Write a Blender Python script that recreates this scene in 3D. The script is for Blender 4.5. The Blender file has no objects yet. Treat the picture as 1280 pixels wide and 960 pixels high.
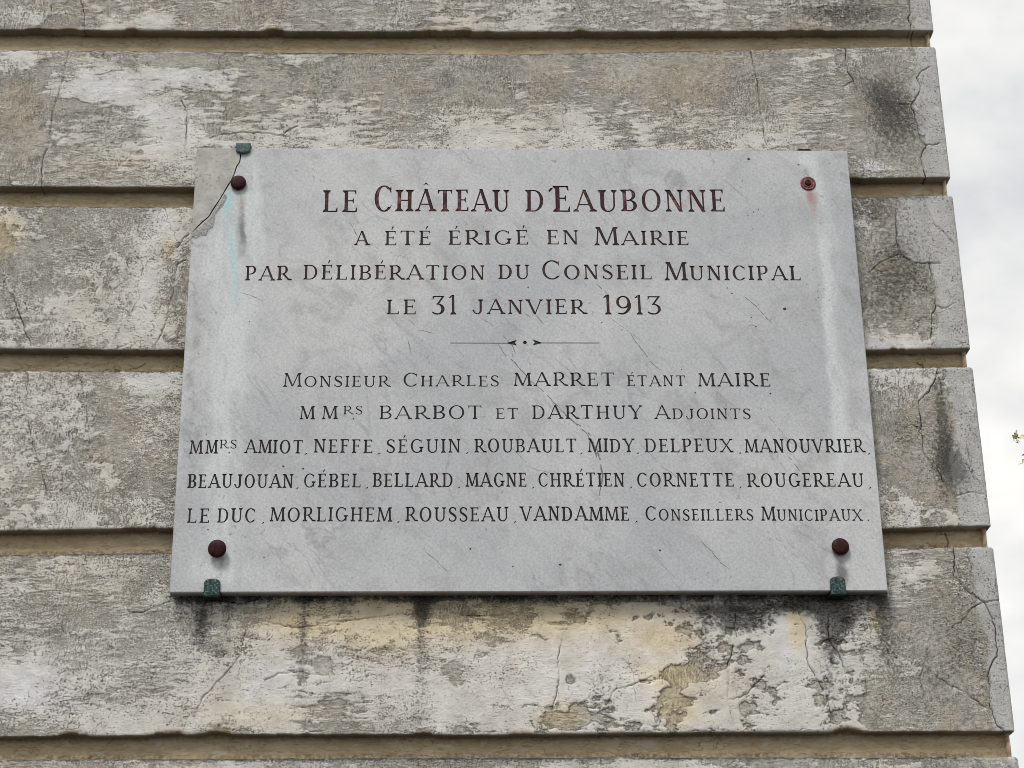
import bpy, math, random
import numpy as np
from mathutils import Vector, Matrix, Euler
from mathutils.geometry import delaunay_2d_cdt

random.seed(7)
scene = bpy.context.scene
COL = scene.collection

# ------------------------------------------------------------------ camera
GZ = 2.55                                   # height of the plaque's lower edge above the ground
CAM_ROT = (1.97785, 0.01105, -0.02787)
CAM_LOC = (0.47254, -3.10757, 1.59986)
FPX = 2400.0                                # focal length in pixels of a 1280 px wide frame
cd = bpy.data.cameras.new("camera")
cd.sensor_width = 36.0
cd.lens = FPX / 1280.0 * 36.0
cd.clip_start = 0.05
cd.clip_end = 2000
cam = bpy.data.objects.new("camera", cd)
cam.location = CAM_LOC
cam.rotation_euler = CAM_ROT
COL.objects.link(cam)
scene.camera = cam

# ------------------------------------------------------------------ sky, sun, exposure
SUN_EL, SUN_AZ = math.radians(52), math.radians(-24)     # azimuth from the wall's normal, towards the left
world = bpy.data.worlds.new("World")
scene.world = world
world.use_nodes = True
wt = world.node_tree
for n in list(wt.nodes):
    wt.nodes.remove(n)
wo = wt.nodes.new("ShaderNodeOutputWorld")
wb = wt.nodes.new("ShaderNodeBackground")
wb.inputs["Strength"].default_value = 0.1
sk = wt.nodes.new("ShaderNodeTexSky")
sk.sky_type = 'NISHITA'
sk.sun_disc = False
sk.sun_elevation = SUN_EL
sk.sun_rotation = math.radians(180) + SUN_AZ
tc = wt.nodes.new("ShaderNodeTexCoord")
mp = wt.nodes.new("ShaderNodeMapping")
mp.inputs["Scale"].default_value = (1, 1, 1.5)
nz = wt.nodes.new("ShaderNodeTexNoise")
nz.inputs["Scale"].default_value = 8.0
nz.inputs["Detail"].default_value = 6.0
nz.inputs["Roughness"].default_value = 0.5
cr = wt.nodes.new("ShaderNodeValToRGB")
cr.color_ramp.elements[0].position = 0.35
cr.color_ramp.elements[0].color = (5.9, 6.05, 6.2, 1)
cr.color_ramp.elements[1].position = 0.64
cr.color_ramp.elements[1].color = (9.2, 9.0, 8.6, 1)
mx = wt.nodes.new("ShaderNodeMix")
mx.data_type = 'RGBA'
mx.inputs[0].default_value = 0.93
L = wt.links.new
L(tc.outputs["Generated"], mp.inputs["Vector"])
L(mp.outputs["Vector"], nz.inputs["Vector"])
L(nz.outputs["Fac"], cr.inputs["Fac"])
L(sk.outputs["Color"], mx.inputs["A"])
L(cr.outputs["Color"], mx.inputs["B"])
L(mx.outputs["Result"], wb.inputs["Color"])
L(wb.outputs["Background"], wo.inputs["Surface"])

sd = bpy.data.lights.new("sun", 'SUN')
sd.energy = 1.8
sd.angle = math.radians(18)
sd.color = (1.0, 0.97, 0.93)
sun = bpy.data.objects.new("sun", sd)
sdir = Vector((math.sin(SUN_AZ) * math.cos(SUN_EL), -math.cos(SUN_AZ) * math.cos(SUN_EL), math.sin(SUN_EL)))
sun.rotation_euler = sdir.to_track_quat('Z', 'Y').to_euler()
sun.location = sdir * 20
COL.objects.link(sun)

scene.view_settings.view_transform = 'Standard'
scene.view_settings.look = 'None'
scene.view_settings.gamma = 1.0
scene.view_settings.exposure = 0.25
scene.view_settings.use_curve_mapping = False
scene.cycles.pixel_filter_type = 'BLACKMAN_HARRIS'
scene.cycles.filter_width = 0.95

# ------------------------------------------------------------------ helpers
_M = np.array(Euler(CAM_ROT, 'XYZ').to_matrix())
_C = np.array(CAM_LOC)
PLY = -0.030                                # front of the plaque (wall front is y = 0)


def at(px, py, y=0.0):
    """measured photograph position -> point on the vertical plane at depth y"""
    d = _M @ np.array([(px - 640) / FPX, (480 - py) / FPX, -1.0])
    return _C + (y - _C[1]) / d[1] * d


def xz(px, py, y=0.0):
    p = at(px, py, y)
    return (p[0], p[2])


def tag(o, label=None, cat=None, group=None, kind=None):
    if label: o["label"] = label
    if cat: o["category"] = cat
    if group: o["group"] = group
    if kind: o["kind"] = kind
    return o


def empty(name, loc):
    o = bpy.data.objects.new(name, None)
    o.location = loc
    o.empty_display_size = 0.05
    COL.objects.link(o)
    return o


def mesh_obj(name, verts, faces, mat, parent=None, smooth=False, mat_idx=None):
    """verts in world coordinates; the object's origin is put at its parent's origin"""
    me = bpy.data.meshes.new(name)
    off = np.array(parent.location) if parent else np.zeros(3)
    me.from_pydata([tuple(np.array(v) - off) for v in verts], [], faces)
    mats = mat if isinstance(mat, (list, tuple)) else [mat]
    for m in mats: me.materials.append(m)
    if mat_idx is not None:
        me.polygons.foreach_set("material_index", mat_idx)
    if smooth:
        me.polygons.foreach_set("use_smooth", [True] * len(me.polygons))
    me.update()
    o = bpy.data.objects.new(name, me)
    COL.objects.link(o)
    if parent: o.parent = parent
    return o


def grid_mesh(name, P, keep, mat, parent, attrs):
    """P: (rows, cols, 3) vertices; keep: (rows-1, cols-1) mask of quads; attrs: name -> (rows, cols, 4)"""
    R_, C_ = P.shape[:2]
    idx = np.arange(R_ * C_).reshape(R_, C_)
    q = np.stack([idx[:-1, :-1], idx[:-1, 1:], idx[1:, 1:], idx[1:, :-1]], -1)[keep]
    used = np.zeros(R_ * C_, bool)
    used[q.ravel()] = True
    remap = np.cumsum(used) - 1
    q = remap[q]
    V = P.reshape(-1, 3)[used] - np.array(parent.location)
    me = bpy.data.meshes.new(name)
    me.vertices.add(len(V))
    me.vertices.foreach_set("co", V.astype(np.float32).ravel())
    nf = len(q)
    me.loops.add(nf * 4)
    me.loops.foreach_set("vertex_index", q.astype(np.int32).ravel())
    me.polygons.add(nf)
    me.polygons.foreach_set("loop_start", np.arange(0, nf * 4, 4, dtype=np.int32))
    me.polygons.foreach_set("use_smooth", np.ones(nf, bool))
    me.update(calc_edges=True)
    for k, a in attrs.items():
        at_ = me.attributes.new(k, 'FLOAT_COLOR', 'POINT')
        at_.data.foreach_set("color", a.reshape(-1, 4)[used].astype(np.float32).ravel())
    me.materials.append(mat)
    o = bpy.data.objects.new(name, me)
    COL.objects.link(o)
    o.parent = parent
    return o


# ---- numpy noise
def _hash(ix, iy, seed):
    h = (ix.astype(np.int64) * 374761393 + iy.astype(np.int64) * 668265263 + seed * 1442695041) & 0xFFFFFFFF
    h = ((h ^ (h >> 13)) * 1274126177) & 0xFFFFFFFF
    return (h ^ (h >> 16)) & 0xFFFFFFFF


def gnoise(x, y, seed=0):
    ix, iy = np.floor(x), np.floor(y)
    fx, fy = x - ix, y - iy
    u = fx * fx * fx * (fx * (fx * 6 - 15) + 10)
    v = fy * fy * fy * (fy * (fy * 6 - 15) + 10)

    def g(a, b):
        t = _hash(ix + a, iy + b, seed) * (2 * np.pi / 4294967296.0)
        return np.cos(t) * (fx - a) + np.sin(t) * (fy - b)
    n0 = g(0, 0) * (1 - u) + g(1, 0) * u
    n1 = g(0, 1) * (1 - u) + g(1, 1) * u
    return (n0 * (1 - v) + n1 * v) * 1.5            # about -1 .. 1


def fbm(x, y, seed=0, octv=4, gain=0.5):
    s, a, t = 0, 1, 0
    for k in range(octv):
        s = s + a * gnoise(x, y, seed + 17 * k)
        t += a
        x, y, a = x * 2.03 + 5.3, y * 2.03 + 1.7, a * gain
    return s / t


def sstep(a, b, x):
    t = np.clip((x - a) / (b - a), 0, 1)
    return t * t * (3 - 2 * t)


# ------------------------------------------------------------------ node helpers
class NT:
    def __init__(s, name):
        s.m = bpy.data.materials.new(name)
        s.m.use_nodes = True
        s.t = s.m.node_tree
        s.b = s.t.nodes["Principled BSDF"]
        s.tc = s.t.nodes.new("ShaderNodeTexCoord")

    def link(s, a, b): s.t.links.new(a, b)

    def put(s, sock, v):
        if isinstance(v, (int, float)): sock.default_value = v
        elif isinstance(v, (tuple, list)):
            sock.default_value = tuple(v) + ((1,) if len(v) == 3 and len(sock.default_value) == 4 else ())
        else: s.link(v, sock)

    def math(s, op, a, b=0.0, c=None, clamp=False):
        n = s.t.nodes.new("ShaderNodeMath")
        n.operation = op
        n.use_clamp = clamp
        s.put(n.inputs[0], a)
        s.put(n.inputs[1], b)
        if c is not None: s.put(n.inputs[2], c)
        return n.outputs[0]

    def mix(s, f, a, b, blend='MIX'):
        n = s.t.nodes.new("ShaderNodeMix")
        n.data_type = 'RGBA'
        n.blend_type = blend
        s.put(n.inputs[0], f)
        s.put(n.inputs["A"], a)
        s.put(n.inputs["B"], b)
        return n.outputs["Result"]

    def step(s, x, a, b, lo=0.0, hi=1.0):
        n = s.t.nodes.new("ShaderNodeMapRange")
        n.interpolation_type = 'SMOOTHSTEP'
        s.put(n.inputs["Value"], x)
        n.inputs["From Min"].default_value = a
        n.inputs["From Max"].default_value = b
        n.inputs["To Min"].default_value = lo
        n.inputs["To Max"].default_value = hi
        return n.outputs["Result"]

    def coords(s, scale=(1, 1, 1), rot=(0, 0, 0), loc=(0, 0, 0)):
        n = s.t.nodes.new("ShaderNodeMapping")
        if any(rot): n.vector_type, scale = 'TEXTURE', tuple(1.0 / v for v in scale)      # turn first, then stretch
        n.inputs["Scale"].default_value = scale
        n.inputs["Rotation"].default_value = rot
        n.inputs["Location"].default_value = loc
        s.link(s.tc.outputs["Object"], n.inputs["Vector"])
        return n.outputs["Vector"]

    def noise(s, scale, detail=4, rough=0.55, dist=0.0, vec=None, out="Fac"):
        n = s.t.nodes.new("ShaderNodeTexNoise")
        n.inputs["Scale"].default_value = scale
        n.inputs["Detail"].default_value = detail
        n.inputs["Roughness"].default_value = rough
        n.inputs["Distortion"].default_value = dist
        s.link(vec if vec is not None else s.tc.outputs["Object"], n.inputs["Vector"])
        return n.outputs[out]

    def voronoi(s, scale, feature='F1', vec=None, rnd=1.0, out="Distance"):
        n = s.t.nodes.new("ShaderNodeTexVoronoi")
        n.feature = feature
        n.inputs["Scale"].default_value = scale
        n.inputs["Randomness"].default_value = rnd
        s.link(vec if vec is not None else s.tc.outputs["Object"], n.inputs["Vector"])
        return n.outputs[out]

    def attr(s, name):
        n = s.t.nodes.new("ShaderNodeAttribute")
        n.attribute_name = name
        x = s.t.nodes.new("ShaderNodeSeparateColor")
        s.link(n.outputs["Color"], x.inputs[0])
        return x.outputs[0], x.outputs[1], x.outputs[2], n.outputs["Alpha"]

    def bump(s, h, strength=1.0, dist=0.001):
        n = s.t.nodes.new("ShaderNodeBump")
        n.inputs["Strength"].default_value = strength
        n.inputs["Distance"].default_value = dist
        s.link(h, n.inputs["Height"])
        s.link(n.outputs["Normal"], s.b.inputs["Normal"])

    def done(s, col, rough=0.9, spec=0.2, metal=0.0):
        s.put(s.b.inputs["Base Color"], col)
        s.put(s.b.inputs["Roughness"], rough)
        s.b.inputs["Specular IOR Level"].default_value = spec
        s.b.inputs["Metallic"].default_value = metal
        return s.m


# ------------------------------------------------------------------ materials
def mat_wall():
    s = NT("weathered_render")
    peel, crack, dark, warm = s.attr("A")
    white, cement, smooth_, depth_ = s.attr("B")
    n2 = s.noise(420, 3, 0.6)
    n3 = s.noise(900, 2, 0.6)
    def sel(f, a, b): return s.math('ADD', s.math('MULTIPLY', s.math('SUBTRACT', 1.0, f), a), s.math('MULTIPLY', f, b))
    h0 = s.noise(1.0, 5, 0.62, 0.4, s.coords((75, 75, 380)))          # trowel strokes, level
    h1 = s.noise(1.0, 5, 0.62, 0.6, s.coords((330, 330, 85), (0, 0.12, 0)))   # brush strokes, upright
    h2 = s.noise(150, 5, 0.68, 0.8)                                   # no direction
    hz = sel(s.step(s.noise(6.5, 3, 0.6, 0.5), 0.46, 0.56), h0, h2)
    hz = sel(s.step(s.noise(5.0, 3, 0.6, 0.5, s.coords((1.2, 1.2, .8), (0, 0, 0), (4, 2, 7))), 0.50, 0.60), hz, h1)
    lg = s.noise(5.5, 4, 0.55)
    md = s.noise(28, 4, 0.6)
    # bare render underneath
    base = s.mix(s.step(lg, 0.4, 0.62), (0.41, 0.39, 0.345), (0.44, 0.39, 0.30))
    base = s.mix(s.step(md, 0.35, 0.7), base, (0.34, 0.328, 0.30))
    base = s.mix(s.math('MULTIPLY', smooth_, 0.7), base, s.mix(md, (0.47, 0.44, 0.37), (0.40, 0.385, 0.34)))
    base = s.mix(1.0, base, s.mix(s.step(hz, 0.3, 0.7), (0.5, 0.5, 0.5), (1.35, 1.35, 1.35)), 'MULTIPLY')
    base = s.mix(1.0, base, s.mix(s.step(n2, 0.3, 0.7), (0.7, 0.7, 0.7), (1.25, 1.25, 1.25)), 'MULTIPLY')
    blt = s.noise(13, 4, 0.62, 0.5, s.coords((1, 1, 1.4), (0, 0, 0), (2, 6, 5)))
    base = s.mix(s.math('MULTIPLY', s.step(blt, 0.5, 0.56), 0.45), base, (0.46, 0.435, 0.385))
    # remains of limewash
    amp = s.step(s.noise(7.5, 4, 0.6, 0.4, s.coords((1, 1, 1.3), (0, 0, 0), (9, 1, 3))), 0.36, 0.64, 0.25, 1.25)      # worn rough here, still smooth there
    f = s.math('ADD', s.math('MULTIPLY', peel, 1.35), s.math('MULTIPLY', s.math('SUBTRACT', hz, 0.5), s.math('MULTIPLY', amp, 1.15)))
    f = s.math('ADD', f, s.math('MULTIPLY', s.math('SUBTRACT', n2, 0.5), s.math('MULTIPLY', amp, 1.5)))
    f = s.math('ADD', f, s.math('MULTIPLY', s.math('SUBTRACT', n3, 0.5), s.math('MULTIPLY', amp, 0.7)))
    f = s.math('MULTIPLY', s.math('ADD', f, 0.0), s.math('SUBTRACT', 1.0, s.math('MULTIPLY', smooth_, 0.75)))
    f = s.math('ADD', f, s.math('MULTIPLY', s.math('MULTIPLY', smooth_, peel), 1.2))
    m = s.step(f, -0.05, 0.09)
    paint = s.mix(s.step(lg, 0.42, 0.6), (0.66, 0.645, 0.605), (0.645, 0.61, 0.54))
    paint = s.mix(white, paint, (0.76, 0.76, 0.775))
    paint = s.mix(1.0, paint, s.mix(s.step(md, 0.3, 0.75), (1.05, 1.05, 1.05), (0.78, 0.78, 0.785)), 'MULTIPLY')
    col = s.mix(s.math('MULTIPLY', m, 0.92), base, paint)
    # pale scratches and scuffs, each set with its own slant
    for k_, (sc, ro) in enumerate([((30, 30, 190), 0.25), ((200, 200, 26), -0.1), ((120, 120, 40), 0.9)]):
        ln = s.math('ABSOLUTE', s.math('SUBTRACT', s.noise(1.0, 3, 0.5, 0.7, s.coords(sc, (0, ro, 0), (k_ * 3.1, 0, k_ * 1.7))), 0.5))
        lnm = s.math('MULTIPLY', s.step(ln, 0.0, 0.022, 1.0, 0.0), s.step(s.noise(9 + 3 * k_, 3, 0.6, 0.3, s.coords((1, 1, 1), (0, 0, 0), (k_ * 5.0, 1, 2))), 0.48, 0.60))
        col = s.mix(s.math('MULTIPLY', lnm, 0.7), col, (0.68, 0.67, 0.64))
    # ochre run-off and old cream coat
    wv = s.step(s.math('ADD', warm, s.math('MULTIPLY', s.math('SUBTRACT', md, 0.5), 0.5)), 0.12, 0.95)
    col = s.mix(wv, col, s.mix(0.9, col, (1.14, 1.0, 0.75), 'MULTIPLY'))
    # dirt caught along the flake edges
    e = s.step(s.math('ABSOLUTE', s.math('SUBTRACT', f, 0.015)), 0.0, 0.075, 1.0, 0.0)
    e = s.math('MULTIPLY', e, s.math('MAXIMUM', s.step(s.noise(55, 3, 0.6), 0.42, 0.6), s.math('MULTIPLY', smooth_, s.step(s.noise(30, 3, 0.6), 0.36, 0.56))))
    col = s.mix(s.math('MULTIPLY', e, 0.66), col, (0.06, 0.055, 0.048))
    # soot, lichen and the shade painted under the plaque's edge
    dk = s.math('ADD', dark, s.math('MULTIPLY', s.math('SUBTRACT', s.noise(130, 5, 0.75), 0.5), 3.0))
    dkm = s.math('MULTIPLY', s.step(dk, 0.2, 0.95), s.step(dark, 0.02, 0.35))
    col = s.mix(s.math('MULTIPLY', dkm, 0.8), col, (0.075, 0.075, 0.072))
    sp = s.math('ADD', s.noise(330, 2, 0.5, 0.6, s.coords((1, 1, 1.6))), s.math('MULTIPLY', s.math('SUBTRACT', s.noise(9, 3, 0.6), 0.5), 0.42))
    sp = s.math('ADD', sp, s.math('MULTIPLY', dark, 0.12))
    spk = s.step(sp, 0.65, 0.70)
    col = s.mix(s.math('MULTIPLY', spk, 0.85), col, (0.045, 0.043, 0.038))
    # smooth cement repair on the corner
    cem = s.mix(s.step(s.noise(40, 4, 0.6), 0.3, 0.7), (0.57, 0.565, 0.55), (0.46, 0.457, 0.45))
    cem = s.mix(1.0, cem, s.mix(s.step(n2, 0.3, 0.7), (0.8, 0.8, 0.8), (1.15, 1.15, 1.15)), 'MULTIPLY')
    hole = s.step(s.math('ADD', s.noise(300, 1, 0.5, 0.8), s.math('MULTIPLY', s.math('SUBTRACT', s.noise(26, 2), 0.5), 0.3)), 0.62, 0.67)
    cem = s.mix(s.math('MULTIPLY', hole, 0.85), cem, (0.06, 0.06, 0.06))
    cem = s.mix(s.math('MULTIPLY', dkm, 0.75), cem, (0.08, 0.08, 0.08))
    col = s.mix(s.math('MULTIPLY', cement, 0.9), col, cem)
    # ledge undersides and recesses of the coat are bare beige render
    col = s.mix(depth_, col, s.mix(md, (0.30, 0.245, 0.165), (0.36, 0.30, 0.21)))
    # hairline craze
    vd = s.coords((1, 1, 1))
    va = s.t.nodes.new("ShaderNodeVectorMath")
    va.operation = 'MULTIPLY_ADD'
    s.link(s.noise(14, 4, 0.6, out="Color"), va.inputs[0])
    va.inputs[1].default_value = (0.09, 0.09, 0.09)
    s.link(vd, va.inputs[2])
    cz = s.voronoi(7.5, 'DISTANCE_TO_EDGE', va.outputs[0])
    czm = s.math('MULTIPLY', s.step(cz, 0.0, 0.008, 1.0, 0.0), s.step(s.noise(4.5, 2), 0.5, 0.6))
    col = s.mix(s.math('MULTIPLY', czm, 0.65), col, (0.06, 0.055, 0.05))
    ck = s.step(s.math('ADD', crack, s.math('MULTIPLY', s.math('SUBTRACT', n2, 0.5), 0.7)), 0.34, 0.72)
    col = s.mix(s.math('MULTIPLY', ck, 0.93), col, (0.022, 0.02, 0.018))
    h = s.math('ADD', s.math('MULTIPLY', m, s.math('ADD', 0.8, s.math('MULTIPLY', smooth_, 0.8))), s.math('MULTIPLY', hz, 0.9))
    h = s.math('ADD', h, s.math('MULTIPLY', n2, 0.8))
    h = s.math('SUBTRACT', h, s.math('MULTIPLY', spk, 0.8))
    h = s.math('MULTIPLY', h, s.math('SUBTRACT', 1.0, s.math('MULTIPLY', cement, 0.5)))
    s.bump(h, 0.9, 0.0012)
    return s.done(col, 0.93, 0.15)


def mat_joint():
    s = NT("beige_joint_render")
    crack, dirt, warm, _ = s.attr("J")
    md = s.noise(16, 5, 0.6, 0.3, s.coords((1, 1, 3)))
    fn = s.noise(1.0, 5, 0.62, 0.3, s.coords((90, 90, 420)))
    col = s.mix(s.step(md, 0.32, 0.68), (0.46, 0.355, 0.215), (0.57, 0.475, 0.32))
    col = s.mix(s.math('MULTIPLY', s.step(fn, 0.4, 0.75), 0.6), col, (0.33, 0.27, 0.185))
    col = s.mix(s.math('MULTIPLY', s.step(s.noise(40, 4, 0.6, 0.5, s.coords((1, 1, 2))), 0.56, 0.66), 0.55), col, (0.58, 0.545, 0.47))
    lf = s.noise(30, 4, 0.62, 1.2, s.coords((1, 1, 2.2)))
    e = s.math('MULTIPLY', s.step(s.math('ABSOLUTE', s.math('SUBTRACT', lf, 0.5)), 0.0, 0.012, 1.0, 0.0), s.step(s.noise(12, 3), 0.42, 0.56))
    col = s.mix(s.math('MULTIPLY', e, 0.8), col, (0.09, 0.065, 0.04))
    col = s.mix(s.math('MULTIPLY', dirt, s.step(s.noise(130, 4, 0.7), 0.35, 0.6)), col, (0.06, 0.05, 0.04))  # dirt along the foot, and the darker upper edge
    col = s.mix(crack, col, (0.02, 0.018, 0.016))
    s.bump(s.math('ADD', fn, s.step(lf, 0.48, 0.52)), 0.7, 0.0012)
    return s.done(col, 0.9, 0.15)


def marble_colour(s, worn=False):
    pale, verd, rust, dirt = s.attr("S")
    lg = s.noise(2.6, 5, 0.6, 0.6)
    md = s.noise(17, 6, 0.65, 0.5)
    fn = s.noise(230, 4, 0.7)
    dg = s.noise(1.0, 6, 0.65, 0.8, s.coords((26, 26, 7), (0, math.radians(-42), 0)))
    col = s.mix(s.step(lg, 0.36, 0.64), (0.448, 0.459, 0.480), (0.552, 0.559, 0.570))
    col = s.mix(s.math('MULTIPLY', s.step(dg, 0.47, 0.68), 0.28), col, (0.37, 0.375, 0.405))
    col = s.mix(s.math('MULTIPLY', s.step(md, 0.48, 0.68), 0.6), col, (0.37, 0.375, 0.38))
    wave = s.math('ABSOLUTE', s.math('SUBTRACT', s.noise(1.0, 5, 0.55, 1.0, s.coords((13, 13, 3.6), (0, math.radians(-40), 0), (3, 0, 1))), 0.5))
    vn = s.math('MULTIPLY', s.step(wave, 0.0, 0.018, 1.0, 0.0), s.step(s.noise(7, 4, 0.6), 0.46, 0.62))
    col = s.mix(s.math('MULTIPLY', vn, 0.42), col, (0.24, 0.245, 0.28))
    p2 = s.math('ADD', pale, s.math('MULTIPLY', s.math('SUBTRACT', md, 0.5), 0.7))
    col = s.mix(s.math('MULTIPLY', s.step(p2, 0.1, 0.95), 0.85), col, (0.62, 0.65, 0.655))
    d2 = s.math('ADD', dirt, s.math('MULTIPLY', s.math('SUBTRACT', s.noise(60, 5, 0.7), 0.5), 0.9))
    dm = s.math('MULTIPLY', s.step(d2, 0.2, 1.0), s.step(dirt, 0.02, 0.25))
    col = s.mix(s.math('MULTIPLY', dm, 0.88), col, (0.15, 0.145, 0.132))  # dirt, and the shade painted into the slab's edges
    v2 = s.math('ADD', verd, s.math('MULTIPLY', s.math('SUBTRACT', md, 0.5), 0.4))
    col = s.mix(s.math('MULTIPLY', s.step(v2, 0.05, 1.2), 0.85), col, (0.40, 0.60, 0.62))
    r2 = s.math('ADD', rust, s.math('MULTIPLY', s.math('SUBTRACT', md, 0.5), 0.4))
    col = s.mix(s.math('MULTIPLY', s.step(r2, 0.1, 1.1), 0.9), col, (0.40, 0.24, 0.22))
    col = s.mix(1.0, col, s.mix(s.step(fn, 0.28, 0.72), (0.84, 0.84, 0.84), (1.12, 1.12, 1.12)), 'MULTIPLY')
    pit = s.step(s.math('ADD', s.noise(150, 2, 0.5, 0.5), s.math('MULTIPLY', s.math('SUBTRACT', s.noise(11, 3), 0.5), 0.35)), 0.70, 0.76)
    col = s.mix(s.math('MULTIPLY', pit, 0.5), col, (0.2, 0.2, 0.2))
    return col, fn, md


def mat_marble():
    s = NT("weathered_grey_marble")
    col, fn, md = marble_colour(s)
    s.bump(s.math('ADD', fn, s.math('MULTIPLY', md, 1.5)), 0.35, 0.0006)
    return s.done(col, 0.62, 0.3)


def mat_flat(name, c1, c2, scale, rough=0.8, spec=0.25, metal=0.0, lo=0.4, hi=0.62, bump=0.0005, c3=None, s3=300):
    s = NT(name)
    n = s.noise(scale, 5, 0.65, 0.3)
    col = s.mix(s.step(n, lo, hi), c1, c2)
    if c3:
        col = s.mix(s.step(s.noise(s3, 3, 0.6), 0.56, 0.66), col, c3)
    s.bump(n, 0.6, bump)
    return s.done(col, rough, spec, metal)


def mat_ink(name, c, worn, amount):
    s = NT(name)
    n = s.math('ADD', s.noise(36, 3, 0.6), s.math('MULTIPLY', s.math('SUBTRACT', s.noise(260, 3, 0.6), 0.5), 0.5))
    col = s.mix(s.math('MULTIPLY', s.step(n, 0.5, 0.72), amount), c, worn)
    return s.done(col, 0.7, 0.25)


M_WALL, M_JOINT, M_MARBLE = mat_wall(), mat_joint(), mat_marble()
M_CORNER = mat_flat("yellowed_marble", (0.38, 0.375, 0.34), (0.49, 0.485, 0.455), 38, 0.75, lo=.36, hi=.66, c3=(0.29, 0.285, 0.26), s3=170)
M_VEIN = mat_flat("grey_vein", (0.15, 0.155, 0.18), (0.40, 0.405, 0.43), 190, 0.6, lo=0.52, hi=0.64)
M_PIT = mat_flat("sooty_pit", (0.03, 0.03, 0.03), (0.07, 0.065, 0.06), 200)
M_INK = {
    "maroon": mat_ink("worn_maroon_paint", (0.035, 0.010, 0.012), (0.22, 0.10, 0.10), 0.85),
    "brown": mat_ink("dark_brown_paint", (0.030, 0.015, 0.014), (0.13, 0.075, 0.068), 0.5),
    "black": mat_ink("black_paint", (0.018, 0.014, 0.013), (0.11, 0.09, 0.085), 0.45),
}
M_CAP = mat_flat("maroon_bolt_cap_paint", (0.022, 0.004, 0.005), (0.040, 0.008, 0.009), 90, 0.55, 0.15, c3=(0.05, 0.022, 0.02), s3=420)
M_RING = mat_flat("worn_red_washer", (0.12, 0.026, 0.03), (0.20, 0.06, 0.062), 170, 0.5, 0.3, c3=(0.30, 0.17, 0.17), s3=300)
M_COLLAR = mat_flat("pale_grey_collar", (0.36, 0.35, 0.34), (0.46, 0.45, 0.44), 120, 0.7)
M_BRONZE = mat_flat("verdigris_bronze", (0.014, 0.026, 0.026), (0.04, 0.085, 0.08), 260, 0.7, 0.3, 0.0, 0.42, 0.62, 0.001, c3=(0.17, 0.25, 0.24), s3=420)
M_BRONZE_GREY = mat_flat("grey_green_bronze", (0.05, 0.085, 0.085), (0.10, 0.155, 0.15), 200, 0.7, 0.3, 0.0, 0.42, 0.6, 0.001)
M_IRON = mat_flat("blackened_iron", (0.010, 0.009, 0.008), (0.03, 0.026, 0.022), 160, 0.85)
M_GROUND = mat_flat("worn_asphalt", (0.050, 0.049, 0.047), (0.085, 0.082, 0.076), 30, 0.95)
M_CORE = mat_flat("bare_render", (0.30, 0.25, 0.17), (0.36, 0.30, 0.22), 8)

# ------------------------------------------------------------------ ground
g = mesh_obj("ground", [(-300, -300, 0), (300, -300, 0), (300, 300, 0), (-300, 300, 0)], [(0, 1, 2, 3)], M_GROUND)
tag(g, kind="structure")

# ------------------------------------------------------------------ the rusticated wall
XC = 1.3975                                 # the building's corner
JD = 0.023                                  # depth of the joints
wall = empty("rusticated_wall", (XC, 0, 0))
tag(wall, "weathered rusticated stucco wall of stained bands with deep beige joints, ending at a corner", "wall")

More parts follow.
